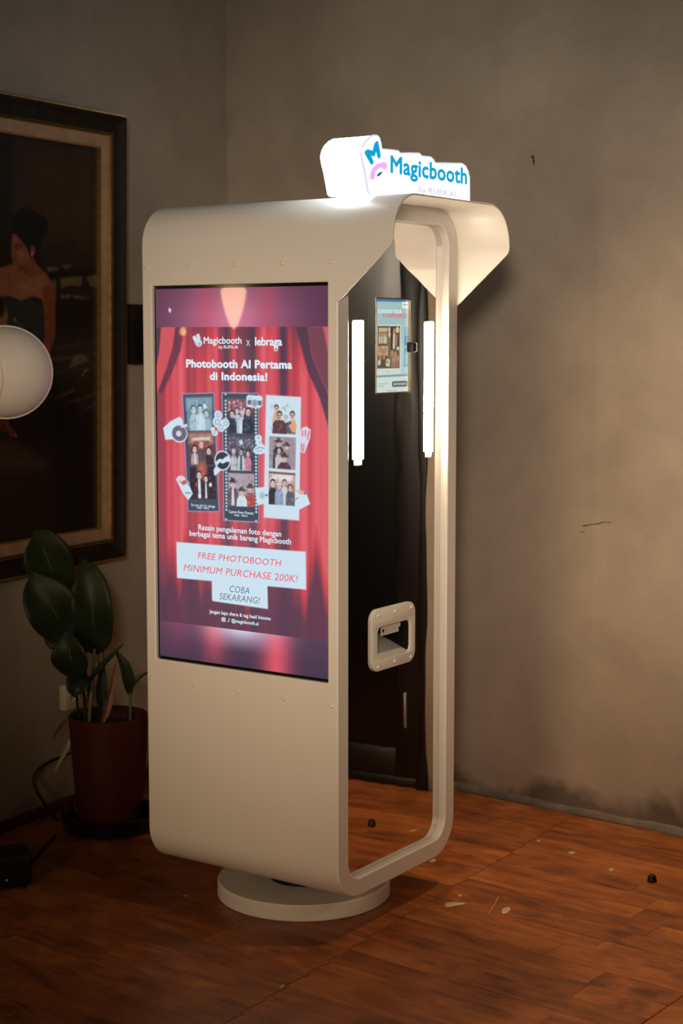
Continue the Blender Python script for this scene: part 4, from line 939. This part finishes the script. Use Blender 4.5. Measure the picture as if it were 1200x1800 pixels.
cp([(1.0501, 0.9489), (0.7853, 0.9884), (0.7853, 0.9218), (1.0503, 0.9036)], (38, 29, 22), 0.01); cp([(1.0452, 0.9021), (0.7853, 0.9147), (0.7853, 0.8901), (1.0453, 0.8718)], (20, 15, 12), 0.004)
for q in (([(1.0399, 0.9157), (0.9929, 0.9141), (0.985, 0.9076), (1.0348, 0.8991)], (86, 80, 54)), ([(0.9771, 0.8841), (0.8718, 0.8926), (0.8773, 0.8612), (0.9452, 0.8611), (0.972, 0.8501)], (92, 82, 48)), ([(0.8552, 0.8914), (0.7853, 0.9024), (0.7853, 0.8549), (0.8358, 0.8623)], (88, 74, 56)), ([(0.9747, 0.8313), (0.9237, 0.8376), (0.9319, 0.8236), (0.9747, 0.821)], (96, 88, 62)), ([(0.9183, 0.8343), (0.8303, 0.8292), (0.8581, 0.8217), (0.9129, 0.824)], (104, 96, 82)), ([(1.0193, 0.876), (0.9957, 0.8801), (0.996, 0.8121), (1.0092, 0.7948)], (84, 74, 50)), ([(0.9637, 0.922), (0.9235, 0.9252), (0.9343, 0.9146), (0.9584, 0.9137)], (98, 90, 80))): cp(q[0], q[1], 0.004)
cp([(0.9613, 0.8504), (0.9237, 0.86), (0.7853, 0.8479), (0.7853, 0.8337), (0.9533, 0.8369)], (34, 26, 22), 0.005)
cp([(0.9933, 0.8121), (0.7852, 0.8267), (0.7852, 0.6922), (0.9938, 0.6925)], (24, 18, 14), 0.02)
# bamboo and planks at the lower right of the picture
cp([(1.0306, 0.7096), (0.7852, 0.7241), (0.7851, 0.5318), (1.0155, 0.5813)], (44, 36, 31), 0.03, 0.8)
for a, b, w, c in (((1.0071, 0.672), (0.7909, 0.6957), 0.010, (50, 41, 36)), ((1.0152, 0.6379), (0.7909, 0.6531), 0.012, (60, 50, 44)), ((0.9942, 0.5981), (0.7965, 0.6176), 0.012, (52, 43, 37)), ((1.0078, 0.521), (0.9136, 0.5425), 0.010, (84, 64, 44)), ((0.9679, 0.4989), (0.7965, 0.5321), 0.010, (62, 49, 36)), ((0.8918, 0.468), (0.7908, 0.5052), 0.010, (58, 47, 36))): cv.line([a, b], w, c, soft=0.004)
cp([(0.9379, 0.6092), (0.9188, 0.6438), (0.8777, 0.6556), (0.836, 0.6323), (0.886, 0.6224)], (86, 76, 68), 0.003); cv.line([(0.8723, 0.5871), (0.8611, 0.601), (0.8444, 0.606)], 0.005, (116, 104, 90), soft=0.002)
for c in ((1.0525, 0.519), (0.9733, 0.4887), (1.0158, 0.5109)): cv.ell(c, 0.014, 0.014, (64, 50, 38), soft=0.004); cv.ell(c, 0.009, 0.010, (22, 16, 12), soft=0.003)
cp([(1.3921, 0.4203), (1.1609, 0.398), (1.0273, 0.325), (1.1819, 0.2879), (1.3932, 0.3394)], (50, 36, 26), 0.008)
for a, b in (((1.2742, 0.4009), (1.1918, 0.2954)), ((1.25, 0.3962), (1.1667, 0.2987)), ((1.2256, 0.3932), (1.1414, 0.3019)), ((1.2009, 0.3901), (1.1159, 0.3052)), ((1.176, 0.3854), (1.0901, 0.3085)), ((1.1459, 0.3735), (1.0641, 0.3136))): cv.line([a, b], 0.006, (70, 52, 36), 0.7, soft=0.004)
cp([(1.3934, 0.3232), (1.0221, 0.2968), (1.007, 0.1122), (1.3957, 0.1522)], (30, 17, 13), 0.02, 0.9); cp([(1.021, 0.5214), (0.7851, 0.4422), (0.7849, 0.0893), (1.007, 0.1122)], (15, 13, 11), 0.03, 0.85)
# the seated figure
SKN = (132, 82, 56)
cp([(1.4114, 0.6932), (1.3408, 0.8055), (1.0509, 0.811), (1.0463, 0.6926), (1.0603, 0.5226), (1.0997, 0.4219), (1.4151, 0.4215)], (20, 22, 22), 0.006)
cp([(1.3518, 0.8531), (1.3047, 0.8898), (1.1913, 0.9182), (1.1217, 0.9094), (1.0963, 0.9269), (1.04, 0.8939), (1.0167, 0.8676), (1.0038, 0.8255), (1.0014, 0.7677), (1.0043, 0.7062), (1.0309, 0.6517), (1.0568, 0.6723), (1.0486, 0.7604), (1.0586, 0.8176), (1.1021, 0.8251), (1.1576, 0.8106), (1.2117, 0.8243), (1.2937, 0.8128), (1.353, 0.7573)], SKN, 0.004)
cp([(1.0584, 0.8529), (1.0194, 0.8624), (1.0038, 0.8255), (1.0014, 0.7677), (1.0043, 0.7062), (1.0309, 0.6517), (1.0568, 0.6723), (1.0486, 0.7604)], (112, 60, 38), 0.006)
cp([(1.1721, 0.8582), (1.0711, 0.8777), (1.0662, 0.841), (1.1475, 0.8257)], (150, 98, 68), 0.014, 0.7)
cp([(1.3523, 0.8164), (1.197, 0.823), (1.1526, 0.8107), (1.1072, 0.8166), (1.0587, 0.7991), (1.0488, 0.7096), (1.062, 0.6723), (1.3542, 0.661)], (36, 41, 40), 0.004)
cp([(1.1466, 0.9381), (1.1012, 0.9517), (1.0862, 0.9173), (1.0555, 0.8984), (1.1219, 0.8828), (1.1717, 0.9009)], (112, 66, 44), 0.005)
cv.ell((1.126, 1.0149), 0.072, 0.066, (7, 6, 6), soft=0.006); cv.ell((1.0599, 1.0353), 0.028, 0.030, (7, 6, 6), soft=0.005); cp([(1.1462, 0.9908), (1.0754, 1.0028), (1.0809, 0.9442), (1.1064, 0.9398)], (7, 6, 6), 0.005)
cp([(1.1905, 1.0032), (1.1758, 1.004), (1.1462, 0.9842), (1.1239, 0.9622), (1.1139, 0.9428), (1.1317, 0.9189), (1.1667, 0.9093), (1.1864, 0.9168), (1.1912, 0.9313), (1.196, 0.9442), (1.1957, 0.972)], (124, 70, 48), 0.004)
cp([(1.1712, 0.9568), (1.1314, 0.9586), (1.1266, 0.9323), (1.1616, 0.921)], (142, 86, 60), 0.010, 0.8); cv.ell((1.1012, 0.96), 0.012, 0.016, (122, 70, 50), soft=0.004); cv.ell((1.105, 0.9498), 0.004, 0.005, (190, 150, 130), soft=0.002)
cv.line([(1.1786, 0.9679), (1.1662, 0.9734), (1.1513, 0.9692)], 0.004, (40, 22, 16), soft=0.002); cv.line([(1.1762, 0.9606), (1.1588, 0.9623)], 0.0035, (50, 28, 20), soft=0.002); cv.line([(1.1909, 0.9657), (1.1935, 0.9459), (1.1862, 0.943)], 0.004, (84, 44, 30), 0.8, soft=0.003); cv.ell((1.1838, 0.93), 0.008, 0.006, (140, 80, 70), soft=0.003); cv.line([(1.1912, 0.9313), (1.1764, 0.9295)], 0.003, (60, 26, 22), soft=0.002)
# child in her arms and feet
cv.ell((1.2463, 0.7649), 0.034, 0.046, (128, 88, 62), soft=0.005); cv.ell((1.2605, 0.7908), 0.036, 0.034, (26, 18, 14), soft=0.006); cp([(1.3418, 0.7253), (1.2029, 0.7226), (1.1988, 0.6267), (1.3434, 0.5964)], (118, 74, 52), 0.008)
cp([(1.2967, 0.5465), (1.2194, 0.5277), (1.2102, 0.4525), (1.1732, 0.4205), (1.1783, 0.4107), (1.2056, 0.4155), (1.2396, 0.4588), (1.2975, 0.4728)], (124, 72, 52), 0.004); cp([(1.2831, 0.4706), (1.2445, 0.4623), (1.2227, 0.4331), (1.2302, 0.4284), (1.2641, 0.4499)], (104, 58, 42), 0.003); cv.ell((1.1833, 0.4177), 0.005, 0.004, (160, 120, 104), soft=0.002)
cv.line([(1.1828, 0.7557), (1.1482, 0.7344)], 0.003, (90, 84, 76), soft=0.002); cv.ell((1.1828, 0.7557), 0.006, 0.006, (96, 92, 80), soft=0.003)
bt_ = sum(np.kron(nz.random((cv.nv // k + 2, cv.nu // k + 2)), np.ones((k, k)))[:cv.nv, :cv.nu] for k in (2, 5, 9)) / 3
cv.C = np.clip(cv.C * 1.12 * (0.86 + 0.28 * bt_)[..., None], 0, 255)
obj('canvas', cv.mesh(lambda u, v: (-u, v, np.zeros_like(u))), M['canvas'], PFR)

# dark panel on the left wall between painting and booth
pn = tag(empty('wall_panel', TLf(0.40, 0, 1.39)), 'dark rectangular panel on the wall between the painting and the booth', 'panel')
TPn = lambda s, o, z: TLf(s, o, z) - TLf(0.40, 0, 1.39)
obj('panel_frame', curve_mesh([[(0.20, 1.388), (0.592, 1.388), (0.592, 1.582), (0.20, 1.582)], [(0.214, 1.402), (0.578, 1.402), (0.578, 1.568), (0.214, 1.568)]], lambda u, v, w: TPn(u, 0.013 + w, v), extrude=0.012), M['darkwood'], pn)
obj('panel_face', box_mesh(0.213, 0.579, 0.002, 0.016, 1.401, 1.569, 0.001, TPn), M['black'], pn)

# wall socket behind the plant
so = tag(empty('wall_socket', TLf(0.92, 0, 0.35)), 'ivory double wall socket half hidden behind the plant leaves', 'socket')
TSo = lambda s, o, z: TLf(s, o, z) - TLf(0.92, 0, 0.35)
obj('socket_box', box_mesh(0.862, 0.966, 0.0, 0.030, 0.312, 0.396, 0.007, TSo), M['socket'], so)
for s_ in (0.888, 0.938): obj('socket_well', lathe_mesh([(0.019, 0), (0.019, 0.003), (0.016, 0.003), (0.015, -0.006), (0, -0.006)], 20, T=lambda x, y, z: TSo(s_ + x, 0.031 + z, 0.354 + y)), M['chute'], so)

# ------------------------------------------------------------------ potted plant
PX, PY = -0.700, 4.815
plant = tag(empty('potted_plant', (PX, PY, 0)), 'broad-leaved green plant in a maroon pot on the floor below the painting', 'potted plant')
LP = lambda p: (p[0] - PX, p[1] - PY, p[2])
obj('pot', lathe_mesh([(0, 0.030), (0.088, 0.030), (0.095, 0.040), (0.104, 0.12), (0.114, 0.25), (0.1185, 0.335), (0.1195, 0.347), (0.1165, 0.350), (0.1125, 0.346), (0.110, 0.325), (0.106, 0.30)], 64), M['pot'], plant)
obj('soil', lathe_mesh([(0.1075, 0.312), (0.07, 0.316), (0.03, 0.314), (0, 0.317)], 32), M['soil'], plant)
obj('saucer', lathe_mesh([(0, 0.0), (0.128, 0.0), (0.140, 0.006), (0.148, 0.040), (0.150, 0.052), (0.146, 0.054), (0.142, 0.044), (0.132, 0.014), (0, 0.012)], 64), M['blackgloss'], plant)

def leaf(name, pts, width, m, out=(0, -1, 0), cup=0.25, rib=True, tipw=0.0, peak=0.45, nseg=18, droop=0.0, roll=0.0):
    """pts: base to tip along the midrib; out: rough facing direction"""
    path = catmull([LP(p) for p in pts], 10); n_ = len(path); bm = bmesh.new(); rows = []; ribp = []
    nx = 8
    for i, p in enumerate(path):
        t = i / (n_ - 1); d_ = (path[min(i + 1, n_ - 1)] - path[max(i - 1, 0)]).normalized(); o_ = Vector(out)
        side_ = d_.cross(o_).normalized(); nrm = side_.cross(d_).normalized()
        side_ = (side_ * math.cos(roll) + nrm * math.sin(roll)).normalized(); nrm = side_.cross(d_).normalized()
        a = t / peak if t < peak else (1 - t) / (1 - peak); a = max(a, 0)
        w = width * (math.sin(a * PI / 2) ** (0.75 if t < peak else 1.05)) + 0.0012
        row = []
        for k in range(nx + 1):
            x = k / nx * 2 - 1
            row.append(bm.verts.new(p + side_ * (x * w * math.cos(cup * abs(x))) + nrm * (abs(x) ** 1.4 * w * math.sin(cup) + 0.04 * w * math.sin(9 * t + 4 * x))))
        rows.append(row); ribp.append(p - nrm * 0.0012)
    for a, b in zip(rows, rows[1:]):
        for k in range(nx): bm.faces.new((a[k], a[k + 1], b[k + 1], b[k]))
    o = obj(name, bm_mesh(bm, smooth=80), m, plant)
    sd = o.modifiers.new('thick', 'SOLIDIFY'); sd.thickness = 0.0009; sd.offset = 0
    if rib:
        obj('midrib', tube_mesh([tuple(p) for p in ribp[:-1:3]] , 0.0020, 6, 2, 0.0007), M['rib'], o)
    return o
def stem(pts, r, m='stem', r2=None): return obj('stem', tube_mesh([LP(p) for p in pts], r, 8, 6, r2 or r * 0.8), M[m], plant)

leaf('leaf', [(-0.846, 4.84, 0.6822), (-0.8551, 4.83, 0.7423), (-0.8723, 4.81, 0.8171), (-0.8913, 4.8, 0.8762), (-0.9074, 4.79, 0.9079)], 0.074, M['leaf'], (0.25, -1, 0.1), 0.30, peak=0.50)
leaf('leaf', [(-0.8004, 4.76, 0.5796), (-0.8181, 4.75, 0.624), (-0.8453, 4.72, 0.685), (-0.8808, 4.72, 0.7455), (-0.9033, 4.73, 0.7944)], 0.078, M['leaf'], (-0.1, -1, 0.25), 0.30, peak=0.52, roll=-0.2)
leaf('leaf', [(-0.7348, 4.8, 0.5342), (-0.7327, 4.78, 0.5827), (-0.7319, 4.74, 0.6817), (-0.7403, 4.75, 0.7731), (-0.7676, 4.78, 0.8263)], 0.062, M['leaf'], (0.1, -1, 0.1), 0.32, peak=0.48)
leaf('leaf', [(-0.7838, 4.72, 0.4786), (-0.7864, 4.69, 0.5305), (-0.7922, 4.68, 0.5779), (-0.7996, 4.7, 0.6279)], 0.056, M['leafdark'], (-0.1, -1, -0.2), 0.28, peak=0.45)
leaf('leaf', [(-0.8247, 4.86, 0.5224), (-0.8481, 4.86, 0.5608), (-0.8735, 4.87, 0.5868), (-0.8952, 4.88, 0.6233)], 0.036, M['leafdark'], (0, -1, 0.2), 0.2, rib=False)
leaf('leaf', [(-0.755, 4.74, 0.488), (-0.7655, 4.71, 0.4807), (-0.7759, 4.69, 0.4579), (-0.7814, 4.69, 0.4274)], 0.036, M['leafdark'], (0.2, -1, 0.5), 0.35, rib=False, peak=0.5)
leaf('leaf', [(-0.7725, 4.74, 0.447), (-0.7354, 4.72, 0.4752), (-0.6848, 4.7, 0.5336), (-0.6346, 4.69, 0.5878)], 0.0125, M['leafdark'], (0.5, -0.4, 0.8), 0.5, rib=False, peak=0.35)
leaf('leaf', [(-0.7157, 4.8, 0.33), (-0.7166, 4.8, 0.3873), (-0.7174, 4.8, 0.4479), (-0.7125, 4.82, 0.513)], 0.018, M['leafdark'], (0.3, -1, 0), 0.4, rib=False, peak=0.5)
leaf('leaf', [(-0.6319, 4.78, 0.4143), (-0.6337, 4.76, 0.4651), (-0.6435, 4.75, 0.5134), (-0.6698, 4.75, 0.5611)], 0.019, M['leaf'], (0.5, -1, 0.1), 0.4, rib=False, peak=0.45)
leaf('leaf', [(-0.6285, 4.78, 0.4143), (-0.6183, 4.77, 0.4475), (-0.5961, 4.77, 0.4716), (-0.5649, 4.78, 0.4902)], 0.010, M['leaf'], (0, -0.6, 0.8), 0.5, rib=False, peak=0.4)
leaf('leaf', [(-0.77, 4.84, 0.5264), (-0.786, 4.84, 0.5958), (-0.8037, 4.85, 0.6546), (-0.8196, 4.87, 0.7207)], 0.038, M['leafdark'], (0, -1, 0.1), 0.2, rib=False)
leaf('dry_leaf', [(-0.712, 4.74, 0.3306), (-0.6962, 4.74, 0.3786), (-0.6812, 4.76, 0.4479), (-0.6708, 4.79, 0.519)], 0.0125, M['dry'], (0.6, -1, 0), 0.6, rib=False, peak=0.4)
stem([(-0.7491, 4.75, 0.3178), (-0.7446, 4.75, 0.39), (-0.7384, 4.76, 0.4565), (-0.7331, 4.78, 0.5553)], 0.0062)
stem([(-0.7252, 4.82, 0.461), (-0.7293, 4.82, 0.5303), (-0.7283, 4.82, 0.5995)], 0.0036)
stem([(-0.7146, 4.84, 0.3345), (-0.7157, 4.84, 0.4916), (-0.7194, 4.84, 0.5872)], 0.0036)
stem([(-0.7842, 4.8, 0.316), (-0.7867, 4.78, 0.3831), (-0.7839, 4.73, 0.4714)], 0.0045, 'leaf')
stem([(-0.7703, 4.82, 0.3112), (-0.7753, 4.82, 0.4262), (-0.7974, 4.78, 0.5553), (-0.8036, 4.76, 0.5898)], 0.0050, 'leaf')
stem([(-0.7579, 4.85, 0.304), (-0.7708, 4.86, 0.4526), (-0.8247, 4.85, 0.6286), (-0.8459, 4.84, 0.6856)], 0.0050, 'leaf')
stem([(-0.6329, 4.79, 0.3081), (-0.6298, 4.785, 0.3648), (-0.6301, 4.78, 0.4247)], 0.0052, r2=0.0040)
stem([(-0.7034, 4.86, 0.5905), (-0.6827, 4.87, 0.5782), (-0.6671, 4.88, 0.5554)], 0.0012, 'dry')
leaf('dry_leaf', [(-0.8109, 4.8, 0.3473), (-0.8335, 4.82, 0.3216), (-0.8634, 4.86, 0.2839), (-0.8795, 4.88, 0.2559)], 0.0060, M['dry'], (0, -1, 0.5), 0.5, rib=False, peak=0.3)
leaf('dry_leaf', [(-0.829, 4.9, 0.2563), (-0.8417, 4.9, 0.2243), (-0.8615, 4.9, 0.1868), (-0.8814, 4.9, 0.1475)], 0.0070, M['straw'], (0.3, -1, 0.3), 0.7, rib=False, peak=0.4)

# ------------------------------------------------------------------ white round lantern at the left edge
GL = Vector((-0.7992, 3.9, 1.3923)); GR = 0.1085
lan = tag(empty('round_lantern', tuple(GL)), 'white round fabric lantern hanging in front of the painting', 'lantern')
vdir = Vector((0.20, -0.98, 0.02)).normalized(); vx = vdir.cross(Vector((0, 0, 1))).normalized(); vx = -vx if vx.x < 0 else vx; vz = vx.cross(vdir); vz = vz if vz.z > 0 else -vz
TLn = lambda x, y, z: vx * x + vz * y + vdir * z
def dome(r, ax, half, n=14):
    """round-bellied panel of the shade about the direction ax"""
    ax = Vector(ax).normalized(); e1 = ax.cross(Vector((0, 1, 0))).normalized(); e2 = ax.cross(e1)
    prof_ = [(r * math.sin(half * k / n) if k else 0.0, r * math.cos(half * k / n)) for k in range(n + 1)]
    prof_.append((prof_[-1][0] * 0.97, prof_[-1][1] * 0.95))
    return lathe_mesh(prof_, 56, T=lambda x, y, z: TLn(*(e1 * x + e2 * y + ax * z)), smooth=60)
obj('shade', lathe_mesh([(GR * math.sin(PI * k / 36) if 0 < k < 36 else 0.0, GR * math.cos(PI * k / 36)) for k in range(37)], 72, T=TLn, smooth=60), M['lantern'], lan)
obj('rim', tube_mesh([tuple(TLn(GR * 0.985 * math.cos(a), GR * 0.985 * math.sin(a), 0.010)) for a in [2 * PI * k / 64 for k in range(65)]], 0.0050, 8, 1), M['lantern'], lan)
obj('front_panel', dome(GR * 1.035, (-0.74, -0.08, 0.60), math.radians(47)), M['lantern'], lan)
obj('hanger', tube_mesh([tuple(TLn(-GR * 0.9, 0.02, 0)), tuple(TLn(-0.16, 0.06, 0)), tuple(TLn(-0.20, 0.30, 0)), tuple(Vector((-0.30, 0.0, H_ROOM - GL.z)))], 0.004, 8, 6), M['black'], lan)

# amber pendant to the left of the frame (mirrored in the display glass)
ap = tag(empty('amber_pendant', (-1.33, 3.68, 1.5)), 'warm glowing tapered pendant lamp mirrored in the top of the booth screen', 'lamp')
obj('shade', lathe_mesh([(0, 0.0), (0.012, 0.012), (0.026, 0.05), (0.036, 0.09), (0.040, 0.12), (0.030, 0.135), (0, 0.138)], 24), M['shade_amber'], ap)
obj('cord', tube_mesh([(0, 0, 0.136), (0, 0, H_ROOM - 1.5)], 0.003, 8, 1), M['black'], ap)

ap2 = tag(empty('amber_bulb', (-1.45, 3.81, 1.48)), 'tiny warm bulb mirrored near the upper left of the booth screen', 'lamp')
obj('bulb', lathe_mesh([(0, 0.0), (0.007, 0.003), (0.010, 0.011), (0.008, 0.020), (0.004, 0.026), (0, 0.027)], 16), M['shade_amber'], ap2)
obj('cord', tube_mesh([(0, 0, 0.026), (0, 0, H_ROOM - 1.48)], 0.002, 8, 1), M['black'], ap2)

# ------------------------------------------------------------------ things on the floor
bx = (-0.8831, 4.2413)
blk = tag(empty('black_box', (bx[0] - 0.02, bx[1] + 0.055, 0), math.radians(20)), 'black rounded box on the floor at the left edge', 'box')
obj('body', box_mesh(-0.11, 0.058, -0.055, 0.055, 0.006, 0.098, 0.016, seg=4), M['black'], blk)
for x in (-0.09, 0.036):
    for y in (-0.038, 0.038): obj('rubber_foot', lathe_mesh([(0, 0), (0.008, 0), (0.009, 0.003), (0.009, 0.008), (0, 0.008)], 12, T=lambda a, b, c: (a + x, b + y, c)), M['blackgloss'], blk)
obj('indicator_light', lathe_mesh([(0.003, 0), (0.0025, 0.0012), (0, 0.0016)], 10, T=lambda a, b, c: (a - 0.012, -0.055 - c, b + 0.03)), M['socket'], blk)

def cord(name, pts, r, label):
    o = obj(name, tube_mesh(pts, r, 8, 8), M['black']); tag(o, label, 'cord', 'black cables near the plant'); return o
p = lambda a, z=0.004: (a[0], a[1], z)
cord('power_cord', [p((-0.8949, 4.4103), 0.05), p((-0.8844, 4.4546), 0.006), p((-0.8696, 4.4948)), p((-0.8621, 4.6141)), p((-0.8552, 4.6679)), p((-0.8487, 4.7174))], 0.0036, 'black cord lying on the floor between the black box and the plant saucer')
cord('black_cable', [(-0.8313, 4.93, 0.2023), (-0.8595, 4.95, 0.1863), (-0.8985, 4.93, 0.1753), (-0.9319, 4.9, 0.1564), (-0.9426, 4.88, 0.1333), (-0.9344, 4.87, 0.1005), (-0.9159, 4.87, 0.0666), (-0.894, 4.87, 0.0292), (-0.8629, 4.83, 0.0163)], 0.0030, 'thick black cable loop against the wall left of the pot')
cord('black_cable', [(-0.8347, 4.95, 0.1971), (-0.8649, 4.96, 0.1801), (-0.9058, 4.95, 0.1628), (-0.9288, 4.92, 0.1474), (-0.9387, 4.9, 0.1242), (-0.9312, 4.89, 0.0948), (-0.9108, 4.88, 0.0637), (-0.887, 4.87, 0.0292), (-0.8595, 4.84, 0.015)], 0.0020, 'thinner black cable running inside the thick cable loop by the pot')

kn = (0.846, 4.3189)
knob = tag(empty('floor_knob', (kn[0], kn[1], 0)), 'small glossy black knob lying on the wooden floor at right', 'knob')
obj('knob_base', lathe_mesh([(0, 0), (0.0125, 0), (0.0135, 0.004), (0.012, 0.009), (0, 0.009)], 28), M['blackgloss'], knob)
obj('knob_cap', lathe_mesh([(0.0105, 0.008), (0.0115, 0.013), (0.0095, 0.018), (0.004, 0.0205), (0, 0.021)], 28), M['blackgloss'], knob)

def flake(pts, label, m='chip', th=0.0010):
    c = (sum(q[0] for q in pts) / len(pts), sum(q[1] for q in pts) / len(pts))
    o = obj('paint_flake', curve_mesh([[(q[0] - c[0], q[1] - c[1]) for q in pts]], lambda u, v, w: (u, v, w + th * 0.6 + 0.15 * th * math.sin(u * 400)), extrude=th * 0.45, smooth=None), M[m])
    o.location = (c[0], c[1], 0.0002); tag(o, label, 'flake', 'pale flakes scattered on the floor'); return o
flake([(0.2684, 4.1337), (0.2783, 4.1488), (0.298, 4.1532), (0.3214, 4.1467), (0.3252, 4.1381), (0.2975, 4.1252), (0.282, 4.1144), (0.2703, 4.1165)], 'largest pale flake on the floor, in front of the booth')
flake([(0.4117, 4.0788), (0.4205, 4.1084), (0.4347, 4.1169), (0.4388, 4.0999), (0.427, 4.0705), (0.4145, 4.0621)], 'pale squarish flake on the floor beside the straw strand')
flake([(0.6526, 4.5704), (0.6639, 4.5809), (0.6739, 4.5704), (0.6668, 4.5548), (0.6547, 4.5496)], 'pale flake near the foot of the back wall', 'chip')
flake([(0.742, 4.4142), (0.7547, 4.4338), (0.7594, 4.4142), (0.7475, 4.3996)], 'pale flake left of the black knob')
flake([(0.2486, 4.4874), (0.2629, 4.5127), (0.2685, 4.4975), (0.2545, 4.4773)], 'pale flake beside the rounded foot of the booth')
flake([(0.3088, 4.2015), (0.3157, 4.2126), (0.3196, 4.2037), (0.3129, 4.1948)], 'tiny pale flake beside the dark booth shadow', 'chip')
flake([(-0.1418, 3.5852), (-0.1347, 3.6049), (-0.1294, 3.6017), (-0.1365, 3.5819)], 'pale flake lying on the floor seam in front of the base')
flake([(0.5735, 4.6769), (0.5815, 4.6879), (0.5853, 4.6769), (0.5773, 4.666)], 'tiny pale flake on the far end of the floor seam')
flake([(-0.4206, 4.202), (-0.4147, 4.2199), (-0.4055, 4.2021), (-0.4107, 4.1932)], 'small grey flake in the shade left of the round base')
def strand(pts, label, m='strand', r=0.0011):
    o = obj('straw_strand', tube_mesh([(q[0], q[1], r) for q in pts], r, 6, 6), M[m]); tag(o, label, 'strand', 'thin strands scattered on the floor')
strand([(0.3783, 4.0662), (0.3906, 4.104), (0.4034, 4.1469), (0.415, 4.1906)], 'thin straw coloured strand between the two pale flakes')
strand([(-0.2776, 4.0276), (-0.2688, 4.0032), (-0.2624, 3.9711)], 'short curled pale strand left of the round base', 'chip')
strand([(-0.1729, 3.4495), (-0.1678, 3.4224), (-0.1615, 3.3927)], 'thin pale strand at the bottom edge of the floor', 'chip', 0.0008)
